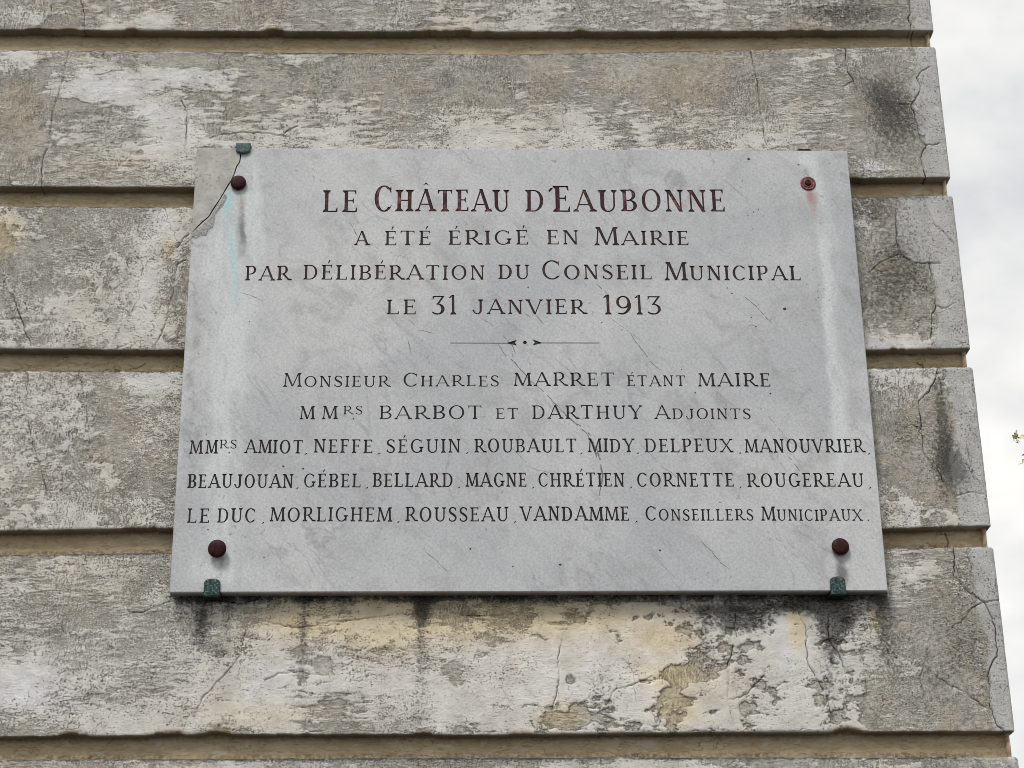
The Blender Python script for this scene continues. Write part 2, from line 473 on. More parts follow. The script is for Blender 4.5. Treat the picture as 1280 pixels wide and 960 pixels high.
CRACKS = [   # (points in the photograph, half width in mm, depth)
    ([(101, 0), (106, 22), (104.5, 38)], .7), ([(65, -8), (64, 37)], .45), ([(1058, 0), (1061, 38)], .5),
    ([(1136, -10), (1138, 15), (1135, 22), (1139, 30), (1137, 39)], 1.2),
    ([(86, 60), (76.5, 106), (65.6, 141), (61, 175), (53, 203), (51.5, 235)], .8),
    ([(226, 125), (234, 140), (233, 165), (231, 192)], .8),
    ([(938, 65), (947, 106), (950, 134), (952, 150), (958, 180)], .6),
    ([(1056, 56), (1058, 78), (1060, 90), (1067, 101), (1053, 109)], 1.0), ([(1067, 101), (1074, 118)], .5),
    ([(1163, 83), (1151, 90), (1145.6, 97), (1151, 107), (1150, 114), (1139, 131), (1145.6, 150), (1147, 163), (1152, 175), (1158, 181), (1150, 197), (1153, 207), (1157, 222)], 1.5),
    ([(1158, 181), (1166, 181), (1174, 179)], .9), ([(1124, 130), (1139, 131)], .8),
    ([(262, 173), (280, 168), (300, 166), (330, 166), (352, 170), (360, 163), (372, 158)], .9),
    ([(1121, 245), (1120, 275), (1121, 300), (1124, 317), (1132, 322), (1142, 328), (1162, 328.5), (1176, 329.5)], .8),
    ([(1162, 328), (1164, 340), (1169, 355), (1168, 365), (1170, 382), (1165, 395), (1164, 417), (1163, 424), (1172, 437)], 1.1),
    ([(1170, 382), (1180, 385), (1195, 379)], .7), ([(1124, 317), (1102, 327), (1085, 341)], .7),
    ([(1155, 245), (1160, 262), (1168, 280), (1180, 290), (1193, 305)], .4),
    ([(0, 358), (8, 361), (15.6, 368), (22, 388), (26, 397), (33, 418), (39, 433)], .8),
    ([(26, 397), (0, 400)], .4),
    ([(236, 293), (228, 300), (221, 310)], .7),
    ([(232, 325), (222, 330), (218, 345), (217, 360), (213, 375), (210.6, 389), (208, 404), (200, 420), (192, 436)], .9),
    ([(205, 398), (228, 395)], .4), ([(205, 425), (226, 412)], .4),
    ([(35, 462), (33, 500), (38, 545), (50, 585), (60, 625)], .5), ([(100, 470), (112, 540), (106, 600)], .35),
    ([(1172, 458), (1170, 472), (1162, 489), (1155, 495), (1148, 502), (1150, 518), (1152, 532), (1154, 550), (1155, 567), (1162, 575), (1167, 583), (1175, 592), (1180, 602)], .9),
    ([(1130, 534), (1140, 531), (1152, 536)], .7), ([(1171, 465), (1177, 480), (1177, 493)], .5),
    ([(1196, 620), (1215, 615), (1237, 620)], .4), ([(1130, 605), (1140, 625), (1148, 640)], .5),
    ([(1210, 560), (1215, 590), (1226, 605)], .4), ([(1192, 540), (1198, 560), (1192, 580)], .35),
    ([(1192, 684), (1193, 705), (1192, 720), (1205, 735), (1230, 752), (1240, 751), (1253, 750)], .9),
    ([(1208, 690), (1215, 710), (1214, 730), (1225, 748)], .6),
    ([(1230, 752), (1237, 765), (1245, 785), (1245, 800), (1247, 820), (1240, 830), (1235, 845), (1238, 860), (1237, 880), (1242, 895), (1248, 908), (1256, 914)], 1.1),
    ([(1230, 752), (1215, 760), (1207, 772), (1190, 785)], .6), ([(1170, 845), (1190, 858), (1210, 868), (1232, 884)], .6),
    ([(920, 765), (919, 780), (915, 800), (915, 815), (909, 830), (911, 845), (910, 875), (913, 890), (917, 907)], .9),
    ([(912, 875), (925, 872), (935, 867), (943, 857), (955, 845)], .7),
    ([(988, 750), (998, 765), (1007, 785), (1008, 810), (1010, 830), (1022, 850), (1035, 875), (1040, 895), (1046, 912)], .7),
    ([(1035, 765), (1036, 800), (1050, 820), (1056, 840)], .9), ([(1082, 850), (1085, 880), (1100, 905)], .5),
    ([(1095, 905), (1105, 880), (1103, 870)], .5), ([(1160, 810), (1150, 850), (1160, 900)], .4),
    ([(320, 760), (312, 775), (305, 795), (300, 820), (290, 833), (280, 845), (268, 857), (255, 870), (247, 886), (242, 907)], .65),
    ([(325, 775), (340, 779), (370, 785), (390, 783), (415, 777), (450, 775), (490, 768)], .5),
    ([(160, 764), (175, 766), (195, 760), (212, 752)], .7), ([(76, 755), (72, 770), (80, 790)], .4),
    ([(330, 850), (350, 842), (385, 838)], .5),
    ([(702, 800), (697, 830), (699, 850), (692, 880), (689, 908)], .7),
    ([(756, 890), (764, 870), (770, 862), (790, 857), (815, 845)], .5),
    ([(266, 745), (278, 751), (297, 755), (318, 750), (326, 744)], 1.0),
    ([(1230, 960), (1216, 946)], .6), ([(560, 766), (600, 771), (640, 768)], .5),
    ([(1142, 38), (1142, 56)], 1.2), ([(1150, 447), (1162, 455), (1170, 459)], .9), ([(1185, 661), (1190, 672), (1188, 684)], 1.0),
    ([(130, 455), (155, 457), (172, 452), (180, 447)], .8),
]


def jag(pts, seed):
    """photograph points -> finely jagged polyline on the wall's face"""
    rnd = random.Random(seed)
    w = [np.array(xz(*p)) for p in pts]
    out = [w[0]]
    for a, b in zip(w[:-1], w[1:]):
        n = max(1, int(np.linalg.norm(b - a) / 0.0045))
        d = b - a
        nrm = np.array([-d[1], d[0]]) / (np.linalg.norm(d) + 1e-9)
        for k in range(1, n + 1):
            j = 0 if k == n else rnd.uniform(-1, 1) * 0.0016
            out.append(a + d * k / n + nrm * j)
    return np.array(out)


CR = [(jag(p, 100 + i), w * 0.001) for i, (p, w) in enumerate(CRACKS)]


def crack_field(x, z):
    """1 in a crack, 0 away from it"""
    out = np.zeros_like(x)
    for pl, hw in CR:
        lo, hi = pl.min(0) - 0.006, pl.max(0) + 0.006
        sel = np.where((x > lo[0]) & (x < hi[0]) & (z > lo[1]) & (z < hi[1]))
        if len(sel[0]) == 0: continue
        px, pz = x[sel], z[sel]
        best = np.full(px.shape, 9.0)
        for a, b in zip(pl[:-1], pl[1:]):
            d = b - a
            t = np.clip(((px - a[0]) * d[0] + (pz - a[1]) * d[1]) / (d @ d + 1e-12), 0, 1)
            best = np.minimum(best, np.hypot(px - a[0] - t * d[0], pz - a[1] - t * d[1]))
        wv = hw * np.clip(0.8 + 1.3 * gnoise(px * 30, pz * 30, 5), 0.2, 2.2)
        st = np.clip(0.52 + 0.5 * hw / 0.0011, 0, 1) * np.clip(0.85 + 0.6 * gnoise(px * 22, pz * 22, 15), 0.25, 1)
        out[sel] = np.maximum(out[sel], st * (1 - sstep(0.0, 1.0, (best - wv * 0.24) / 0.0013)))
    return out


# patches: centre and half axes in photograph pixels, strength
DARK = [(1118, 150, 42, 62, .85), (1100, 110, 30, 28, .5), (1075, 18, 90, 24, .45), (1090, 258, 36, 18, .6), (1125, 310, 45, 55, .55),
        (1110, 375, 50, 48, .6), (1176, 505, 8, 30, .7), (1180, 545, 12, 30, .7), (1188, 580, 16, 26, .8), (1195, 600, 28, 34, .5), (1135, 560, 50, 80, .3),
        (1195, 815, 55, 90, .38), (1130, 800, 45, 60, .15), (1046, 772, 24, 26, 1.1), (1036, 790, 14, 60, .8), (1010, 758, 55, 9, 1.0),
        (905, 762, 60, 7, .9), (910, 776, 22, 14, .9), (938, 780, 24, 12, .8), (880, 790, 8, 40, .5), (528, 756, 12, 22, 1.1), (528, 815, 8, 50, .4),
        (253, 778, 8, 26, .9), (380, 790, 7, 80, .45), (285, 770, 8, 26, .5), (1105, 770, 12, 60, .6), (275, 815, 16, 10, .5),
        (560, 110, 220, 45, .22), (300, 90, 90, 30, .2), (690, 70, 260, 10, .25), (1000, 10, 200, 30, .25), (60, 340, 130, 70, .14),
        (70, 770, 80, 30, .1), (250, 60, 240, 5, .5), (420, 64, 140, 5, .5), (850, 64, 120, 5, .4), (1145, 245, 40, 7, .6), (960, 90, 60, 40, .25),
        (120, 255, 140, 5, .5), (120, 462, 130, 5, .4), (140, 694, 140, 6, .4), (700, 948, 600, 6, .5), (150, 560, 120, 80, .12)]
WARM = [(20, 130, 50, 80, .5), (4, 295, 26, 36, 1.0), (150, 205, 90, 28, .45), (420, 772, 110, 26, .8), (480, 775, 40, 40, .5), (650, 768, 170, 24, .8),
        (620, 815, 330, 75, .38), (900, 870, 160, 40, .15), (995, 778, 10, 34, 1.1), (1096, 775, 10, 20, .9), (830, 800, 40, 18, .5), (210, 310, 12, 25, .7), (330, 895, 110, 20, .5),
        (700, 895, 30, 18, .7), (840, 845, 40, 14, .7), (845, 890, 26, 24, .7), (60, 600, 50, 60, .35), (330, 90, 120, 30, .2), (870, 110, 70, 40, .35), (760, 90, 160, 30, .2), (920, 60, 120, 20, .3)]
WHITE = [(130, 108, 55, 22, 1.0), (235, 95, 50, 16, .8), (190, 140, 30, 14, .7), (215, 165, 40, 32, .7), (205, 205, 60, 30, .3), (20, 80, 25, 16, .8), (28, 865, 45, 26, 1.0),
         (330, 850, 25, 40, .6), (1092, 208, 26, 14, 1.0), (1084, 275, 18, 44, .9), (1110, 432, 60, 10, .8), (640, 190, 380, 30, .25), (195, 25, 22, 8, .9),
         (40, 20, 40, 14, .7), (185, 350, 18, 70, .6), (210, 280, 20, 22, .7), (980, 175, 70, 14, .5), (720, 850, 90, 45, .55), (800, 855, 70, 30, .5), (780, 790, 60, 30, .4),
         (985, 830, 14, 40, .8), (1140, 640, 16, 20, .8), (1110, 470, 50, 14, .6), (40, 545, 60, 60, .3), (190, 480, 40, 14, .5), (150, 900, 120, 20, .3), (1150, 720, 70, 30, .35), (490, 850, 130, 40, .35), (640, 860, 330, 45, .3), (960, 800, 60, 30, .35), (1060, 830, 40, 40, .3), (100, 820, 140, 70, .2)]
BARE = [(520, 95, 240, 45, .28), (1110, 130, 70, 80, .35), (1110, 330, 70, 100, .3), (130, 340, 130, 70, .12), (240, 78, 60, 9, .9), (100, 135, 40, 12, .35),
        (20, 130, 50, 75, .5), (1150, 560, 60, 90, .3), (1180, 800, 70, 100, .25), (845, 842, 46, 12, 1.4), (840, 885, 24, 30, 1.2), (712, 852, 10, 8, 1.4), (745, 880, 24, 18, 1.2),
        (700, 895, 34, 18, 1.3), (925, 815, 40, 30, .5), (965, 860, 30, 22, .5), (1030, 870, 26, 18, .6), (1090, 870, 24, 26, .6), (1208 / 2, 1e4, 1, 1, 0),
        (565, 838, 14, 9, 1.2), (570, 850, 8, 6, 1.0), (405, 832, 9, 8, 1.6), (890, 110, 90, 50, .3), (70, 780, 120, 50, .2), (960, 60, 200, 30, .2), (500, 20, 500, 26, .12)]


def patch(x, z, lst):
    out = np.zeros_like(x)
    for px, py, rx, ry, s_ in lst:
        if s_ == 0: continue
        c = xz(px, py)
        k = 1.36e-3
        out += s_ * np.exp(-(((x - c[0]) / (rx * k)) ** 2 + ((z - c[1]) / (ry * k)) ** 2) * 0.9)
    return out


# the left border of the cement repair along the corner
CEM = np.array([xz(*p) for p in [(1128, -60), (1138, 0), (1137, 38), (1140, 60), (1150, 90), (1139, 131), (1147, 160), (1152, 197), (1157, 225), (1121, 245), (1121, 300), (1142, 327), (1162, 329),
                                 (1169, 355), (1165, 417), (1172, 440), (1171, 460), (1182, 500), (1190, 560), (1196, 620), (1200, 660), (1205, 690), (1230, 752), (1246, 800), (1236, 860), (1250, 910), (1262, 960)]])

# measured arrises: (x, y) along the lower and the upper edge of each band
BOT = [[(0, 37), (300, 39), (640, 40), (900, 39), (1168, 38)],
       [(0, 233), (240, 234), (640, 229), (1062, 224), (1188, 221)],
       [(0, 436), (220, 438), (640, 438), (1085, 438), (1213, 435)],
       [(0, 664), (120, 662), (212, 661), (640, 661), (1105, 661), (1239, 657)],
       [(0, 921), (210, 919), (420, 918), (640, 919), (810, 916), (1272, 914)]]
TOP = [[(0, 61), (300, 64), (640, 67), (900, 62), (1000, 59), (1165, 57)],
       [(0, 257), (225, 258), (640, 252), (1066, 246), (1190, 243)],
       [(0, 462), (225, 463), (640, 461), (1090, 459.5), (1216, 458)],
       [(0, 693), (210, 690), (640, 687), (1110, 684), (1244, 683)],
       [(0, 949), (640, 946), (1130, 946), (1276, 945)]]


def edge(pts):
    w = np.array([xz(*p) for p in pts])
    return lambda u: np.interp(u, w[:, 0], w[:, 1])


FINE = 0.0016
ucols = np.concatenate([np.arange(-6.0, -1.0, 0.1), np.arange(-1.0, -0.41, 0.008), np.arange(-0.41, XC - 0.0075, FINE),
                        XC - 0.0075 + np.linspace(0, 0.0118, 9)[:-1], XC + 0.0043 + np.arange(0, 0.06, 0.003), XC + 0.0643 + np.arange(0, 0.5, 0.01), XC + 0.57 + np.arange(0, 6, 0.15)])
ucoarse = np.concatenate([np.arange(-6.0, -0.5, 0.1), np.arange(-0.5, XC - 0.0075, 0.012), XC - 0.0075 + np.linspace(0, 0.0118, 7)[:-1], XC + 0.0043 + np.arange(0, 0.5, 0.02), XC + 0.51 + np.arange(0, 6, 0.15)])


def corner_map(u, rc=0.0075):
    """arc-length u along the front, round the corner and along the side -> base x, y, normal"""
    q = rc * math.pi / 2
    a = np.clip((u - (XC - rc)) / q, 0, 1) * math.pi / 2
    x = np.where(u < XC - rc, u, (XC - rc) + rc * np.sin(a))
    y = np.where(u < XC - rc, 0.0, rc - rc * np.cos(a))
    y = y + np.maximum(u - (XC - rc) - q, 0)
    return x, y, np.sin(a), -np.cos(a)


def stone_course(fb, ft, seed, fine=True, vertical=0.0):
    u = ucols if fine else ucoarse
    zb0, zt0 = fb(u), ft(u)
    # irregular arrises: waviness and knocked-off bits
    wob = 0.0011 * fbm(u * 45, u * 0 + seed, 3, 4) + 0.0014 * fbm(u * 9, u * 0 + seed * 3.1, 9, 3)
    chip = np.maximum(0, fbm(u * 5.5, u * 0 + 7.7 * seed, 21, 7, .6) - 0.13) * 0.019
    zb = zb0 + wob + chip
    wobt = 0.0016 * fbm(u * 60, u * 0 + seed, 31, 4, .6) + 0.001 * fbm(u * 9, u * 0 + seed * 1.7, 37, 3)
    zt = zt0 + wobt
    H = float(np.mean(zt0 - zb0))
    step = FINE if fine else 0.02
    d0 = [0.0, 0.0005, 0.0011, 0.0019, 0.003]
    d1 = [0.0, 0.0006, 0.0014, 0.0025, 0.004, 0.0055]
    n = max(4, int(H / step))
    mid = np.linspace(0.0045, H - 0.0068, n)
    dist = np.concatenate([d0, mid, H - np.array(d1)[::-1]])
    t = dist / H
    Z = zb[None, :] + t[:, None] * (zt - zb)[None, :]
    U = np.broadcast_to(u[None, :], Z.shape).copy()
    db = Z - zb[None, :]
    dt = zt[None, :] - Z
    rb, rt = 0.0024, 0.0055
    off = -(rb - np.sqrt(np.maximum(rb * rb - np.maximum(rb - db, 0) ** 2, 0)))
    off -= (rt - np.sqrt(np.maximum(rt * rt - np.maximum(rt - dt, 0) ** 2, 0)))
    # ---- surface fields
    e = 1.0 - vertical
    low = fbm(U * 3.2, Z * 4.5, seed + 2, 4)
    streak = fbm(U * (26 * e + 70 * vertical), Z * (95 * e + 40 * vertical), seed + 40, 5, .62)
    blob = fbm(U * 12, Z * 17, seed + 60, 5, .58)
    white = np.clip(patch(U, Z, WHITE), 0, 1.3)
    bare = patch(U, Z, BARE)
    dark = np.clip(patch(U, Z, DARK), 0, 1.2)
    warm = np.clip(patch(U, Z, WARM), 0, 1.2)
    # drips hanging from the plaque's lower edge
    pb = np.interp(U, [0, 1.2], [GZ, GZ])
    below = np.clip((pb - Z) / 0.25, 0, 1)
    drip = fbm(U * 30, Z * 1.5, 77, 4, .6)
    inb = (Z < pb + 0.01) & (U > 0) & (U < 1.22)
    dark = dark + np.where(inb, np.maximum(0, drip - 0.22) * 1.2 * (1 - below) ** 1.2, 0)
    smooth_ = np.where(U > -.05, sstep(0.55, 0.75, U + 0.15 * low), 0) * np.where((Z < GZ - 0.01) & (Z > GZ - 0.27), 1, 0) * (1 - sstep(1.12, 1.2, U))
    peel = 0.26 * streak + 0.22 * blob + 0.22 * low + 0.26 * white - 0.42 * bare - 0.2 * np.clip(dark, 0, 1) + 0.055
    peel = np.where(smooth_ > 0, peel * (1 - smooth_) + smooth_ * (0.34 * blob + 0.42 * fbm(U * 34, Z * 46, seed + 71, 5, .6) + 0.13 + 0.2 * white - 0.26 * bare + 0.1 * streak), peel)
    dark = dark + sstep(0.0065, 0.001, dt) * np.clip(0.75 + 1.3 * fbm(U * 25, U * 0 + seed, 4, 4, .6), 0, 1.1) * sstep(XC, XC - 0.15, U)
    dark = dark + 1.0 * sstep(pb - 0.016, pb - 0.004, Z) * sstep(pb + 0.03, pb + 0.01, Z) * ((U > -.004) & (U < 1.205)) * np.clip(0.7 + fbm(U * 20, U * 0 + 2, 6, 4, .6), 0, 1)  # dirt and the gap's shade, painted along the plaque's lower edge
    crack = crack_field(U, Z)
    cem = sstep(-0.004, 0.004, U - np.interp(-Z, -CEM[:, 1], CEM[:, 0]) + 0.010 * fbm(U * 32, Z * 26, 8, 5, .65) + 0.03 * fbm(U * 5, Z * 7, 18, 2))
    cem = cem * np.where(U < XC + 0.6, 1, 0.6)
    disp = 0.0016 * fbm(U * 7, Z * 9, seed + 11, 3) + 0.0007 * fbm(U * 55, Z * 75, seed + 13, 3) + 0.0004 * fbm(U * 190, Z * 240, seed + 15, 2)
    disp = disp + (0.0010 + 0.0008 * smooth_) * sstep(0.0, 0.1, peel) * (1 - cem)
    disp = disp * (1 - 0.55 * cem) - 0.0045 * crack
    fade = np.clip(np.minimum(db / 0.004, dt / 0.006), 0.15, 1)
    off = off + disp * fade
    # bare arris where bits fell off
    barearris = np.clip(chip[None, :] / 0.003, 0, 1) * sstep(0.010, 0.001, db) + sstep(0.0012, 0.0, db) * 0.6
    x0, y0, nx, ny = corner_map(u)
    P = np.empty(Z.shape + (3,))
    P[..., 0] = x0[None, :] + nx[None, :] * off
    P[..., 1] = y0[None, :] + ny[None, :] * off
    P[..., 2] = Z
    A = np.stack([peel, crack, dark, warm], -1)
    B = np.stack([white * 0.8, cem, smooth_, np.clip(barearris, 0, 1)], -1)
    # ledges running back into the joints
    def ledge(row, zrow, zback, depth):
        Q = np.empty((len(u), 3))
        Q[:, 0] = x0 - nx * depth
        Q[:, 1] = y0 - ny * depth
        Q[:, 2] = zrow * 0 + zback
        return Q
    back = JD + 0.004
    lb1 = ledge(0, zb, zb + 0.0006, back * 0.45)
    lb = ledge(0, zb, zb + 0.001, back)
    lt1 = ledge(-1, zt, zt + 0.0, back * 0.4)
    lt = ledge(-1, zt, zt - 0.0005, back)
    P = np.concatenate([lb[None], lb1[None], P, lt1[None], lt[None]])
    ext = lambda F, b: np.concatenate([F[:1] * 1, F[:1], F, F[-1:], F[-1:]])
    A, B = ext(A, 0), ext(B, 0)
    B[:2, :, 3] = 1.0
    B[:2, :, 1] *= 0.5
    keep = np.ones((P.shape[0] - 1, P.shape[1] - 1), bool)
    px_, pz_ = P[..., 0], P[..., 2]
    hid = (px_ > 0.06) & (px_ < 1.14) & (pz_ > GZ + 0.06) & (pz_ < GZ + 0.79)      # nothing to see behind the slab
    keep &= ~(hid[:-1, :-1] & hid[1:, 1:])
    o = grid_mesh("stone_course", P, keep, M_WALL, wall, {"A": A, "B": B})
    return o


def joint(f_top, f_bot, seed, fine=True):
    """the recessed strip between the band above (its lower edge f_top) and the band below (its upper edge f_bot)"""
    u = ucols[(ucols > -6)] if fine else ucoarse
    ur = np.where(u > XC - 0.03, u, u)
    zt, zb = f_top(u) + 0.006, f_bot(u) - 0.006
    n = 22 if fine else 3
    t = np.linspace(0, 1, n)
    Z = zb[None] + t[:, None] * (zt - zb)[None]
    U = np.broadcast_to(u[None], Z.shape)
    off = -JD + 0.0012 * fbm(U * 10, Z * 20, seed, 3) + 0.0006 * fbm(U * 60, Z * 150, seed + 5, 3)
    cr_ = crack_field(U, Z)
    off = off - 0.003 * cr_
    x0, y0, nx, ny = corner_map(u)
    side = np.clip((u - (XC - 0.0075)) / 0.0118, 0, 1)
    offx = off + (JD - 0.009) * side[None]           # the side's joints are shallower
    P = np.empty(Z.shape + (3,))
    P[..., 0] = x0[None] + nx[None] * offx
    P[..., 1] = y0[None] + ny[None] * off
    P[..., 2] = Z
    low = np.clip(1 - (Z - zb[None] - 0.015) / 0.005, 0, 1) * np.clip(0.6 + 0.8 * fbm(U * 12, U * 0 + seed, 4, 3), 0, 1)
    up = np.clip(1 - (zt[None] - 0.006 - Z) / 0.008, 0, 1) * 0.35  # darker towards the joint's upper edge
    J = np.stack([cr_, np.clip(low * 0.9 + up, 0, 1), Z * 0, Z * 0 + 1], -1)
    keep = np.ones((P.shape[0] - 1, P.shape[1] - 1), bool)
    px_, pz_ = P[..., 0], P[..., 2]
    hid = (px_ > 0.06) & (px_ < 1.14) & (pz_ > GZ + 0.06) & (pz_ < GZ + 0.79)
    keep &= ~(hid[:-1, :-1] & hid[1:, 1:])
    return grid_mesh("recessed_joint", P, keep, M_JOINT, wall, {"J": J})


eb = [edge(p) for p in BOT]
et = [edge(p) for p in TOP]
PITCH = 0.292
const = lambda z: (lambda u: np.full_like(u, z))
z0b = float(eb[0](np.array([0.5]))[0])
z5t = float(et[4](np.array([0.5]))[0])
# bands in the picture
stone_course(eb[0], const(z0b + 0.262), 3)
stone_course(eb[1], et[0], 11)
stone_course(eb[2], et[1], 23, vertical=0.75)
stone_course(eb[3], et[2], 37, vertical=0.6)
stone_course(eb[4], et[3], 51)
stone_course(const(z5t - 0.262), et[4], 67)
for k in range(5):
    joint(eb[k], et[k], 200 + 7 * k)
# plainer bands above and, down to the ground, below
for k in range(6):
    zb_ = z0b + PITCH * (k + 1)
    joint(const(zb_), const(zb_ - 0.030), 300 + k, False)
    stone_course(const(zb_), const(zb_ + 0.262), 80 + 5 * k, False)
zt_ = z5t - 0.262
k = 0
while zt_ > 0.02:
    joint(const(zt_), const(zt_ - 0.030), 400 + k, False)
    top_ = zt_ - 0.030
    zt_ = max(0.0, top_ - 0.262)
    if zt_ < 0.1: zt_ = 0.0
    stone_course(const(zt_), const(top_), 140 + 5 * k, False)
    k += 1
ZTOP = z0b + PITCH * 6 + 0.262
mesh_obj("wall_core", [(-6, .04, 0), (XC - .04, .04, 0), (XC - .04, 6.3, 0), (-6, 6.3, 0), (-6, .04, ZTOP), (XC - .04, .04, ZTOP), (XC - .04, 6.3, ZTOP), (-6, 6.3, ZTOP)],
         [(0, 1, 5, 4), (1, 2, 6, 5), (2, 3, 7, 6), (3, 0, 4, 7), (4, 5, 6, 7)], M_CORE, wall)

# ------------------------------------------------------------------ the marble plaque
PW, PH = 1.2, 0.84887
plaque = empty("marble_plaque", (0.6, 0, GZ))
tag(plaque, "grey marble memorial plaque with engraved French text and a broken upper left corner", "plaque")


# ---- glyphs -------------------------------------------------------
class Glyph:
    """polygons of one engraved roman capital; x runs in cap heights times sx, strokes keep their own width"""
    def __init__(s, sx, T, t):
        s.sx, s.T, s.t, s.p = sx, T, t, []
        s.sf = 0.085                                   # serif overhang
        s.sh = max(0.042, t * 0.75)

    def add(s, pts): s.p.append([(float(a), float(b)) for a, b in pts])

    def stem(s, x, w=None, y0=0.0, y1=1.0, top=(1, 1), bot=(1, 1), lean=0.0):
        w = s.T if w is None else w
        x = x * s.sx
        xt = x + lean * s.sx
        f, h, q = s.sf, s.sh, 0.14
        L_ = [(x - w / 2 - f * bot[0], y0), (x - w / 2 - f * bot[0], y0 + h), (x - w / 2, y0 + q)] if bot[0] else [(x - w / 2, y0)]
        R_ = [(x + w / 2, y0 + q), (x + w / 2 + f * bot[1], y0 + h), (x + w / 2 + f * bot[1], y0)] if bot[1] else [(x + w / 2, y0)]
        Tr = [(xt + w / 2, y1 - q), (xt + w / 2 + f * top[1], y1 - h), (xt + w / 2 + f * top[1], y1)] if top[1] else [(xt + w / 2, y1)]
        Tl = [(xt - w / 2 - f * top[0], y1), (xt - w / 2 - f * top[0], y1 - h), (xt - w / 2, y1 - q)] if top[0] else [(xt - w / 2, y1)]
        s.add(L_[::-1][::-1][:1] + R_[::-1][:1] + R_[::-1][1:] + Tr + Tl + L_[::-1][:-1])

    def diag(s, xa, ya, xb, yb, w):
        xa, xb = xa * s.sx, xb * s.sx
        s.add([(xa - w / 2, ya), (xa + w / 2, ya), (xb + w / 2, yb), (xb - w / 2, yb)])

    def serif(s, x, y, up, w, l=1, r=1):
        x, f, h = x * s.sx, s.sf, s.sh
        k = 1 if up else -1
        s.add([(x - w / 2 - f * l, y), (x + w / 2 + f * r, y), (x + w / 2 + f * r, y + k * h), (x + w / 2, y + k * 0.12), (x - w / 2, y + k * 0.12), (x - w / 2 - f * l, y + k * h)])

    def bar(s, xa, xb, y, w=None):
        w = s.t if w is None else w
        s.add([(xa * s.sx, y - w / 2), (xb * s.sx, y - w / 2), (xb * s.sx, y + w / 2), (xa * s.sx, y + w / 2)])

    def arm(s, xa, xb, y, up, size=0.2, both=False):
        """horizontal hairline with a wedge at its far end; up: wedge rises, else falls"""
        t = s.t
        k = 1 if up else -1
        y_in = y + (t / 2 if up else -t / 2) * -1
        s.bar(xa, xb, y)
        X, dr = xb * s.sx, (1 if xb > xa else -1)
        a = y - k * t / 2
        s.add([(X - dr * 0.13, a), (X + dr * 0.012, a), (X + dr * 0.02, a + k * (size + t / 2)), (X - dr * 0.02, a + k * (size * 0.85 + t / 2)), (X - dr * 0.06, a + k * (t * 1.2))])
        if both:
            s.add([(X - dr * 0.04, y), (X - dr * 0.02, y + size * .7), (X + dr * 0.012, y + size * .75), (X + dr * 0.012, y - size * .75), (X - dr * 0.02, y - size * .7)])

    def arc(s, cx, cy, rx, ry, a0, a1, T=None, t=None, n=18):
        T = s.T if T is None else T
        t = s.t if t is None else t
        cx, rx = cx * s.sx, rx * s.sx
        A = np.radians(np.linspace(a0, a1, n))
        o = [(cx + rx * math.cos(a), cy + ry * math.sin(a)) for a in A]
        i = [(cx + (rx - T) * math.cos(a), cy + (ry - t) * math.sin(a)) for a in A]
        s.add(o + i[::-1])

    def ring(s, cx, cy, rx, ry, T=None, t=None):
        s.arc(cx, cy, rx, ry, -90, 90, T, t)
        s.arc(cx, cy, rx, ry, 90, 270, T, t)

    def ribbon(s, pts, ws):
        P = np.array(pts, float)
        P[:, 0] *= s.sx
        out, ww = [], []
        n = len(P)
        for i in range(n - 1):
            a, b, c, d = P[max(i - 1, 0)], P[i], P[i + 1], P[min(i + 2, n - 1)]
            for k in range(6):
                q = k / 6
                out.append(0.5 * (2 * b + (c - a) * q + (2 * a - 5 * b + 4 * c - d) * q * q + (3 * b - a - 3 * c + d) * q ** 3))
                ww.append(ws[i] * (1 - q) + ws[i + 1] * q)
        out.append(P[-1]); ww.append(ws[-1])
        out = np.array(out)
        d = np.gradient(out, axis=0)
        nrm = np.stack([-d[:, 1], d[:, 0]], 1) / (np.linalg.norm(d, axis=1)[:, None] + 1e-9)
        w = np.array(ww)[:, None] / 2
        a, b = out + nrm * w, out - nrm * w
        for i in range(len(out) - 1):
            s.add([a[i], a[i + 1], b[i + 1], b[i]])


WID = {'A': .86, 'B': .68, 'C': .76, 'D': .80, 'E': .62, 'F': .60, 'G': .84, 'H': .84, 'I': .28, 'J': .60, 'L': .62, 'M': .96, 'N': .80, 'O': .86, 'P': .66,
       'R': .78, 'S': .58, 'T': .74, 'U': .80, 'V': .82, 'X': .82, 'Y': .80, '1': .36, '3': .62, '9': .66, "'": .22, ',': .2, '.': .16}
BASE = {'É': 'E', 'Â': 'A'}


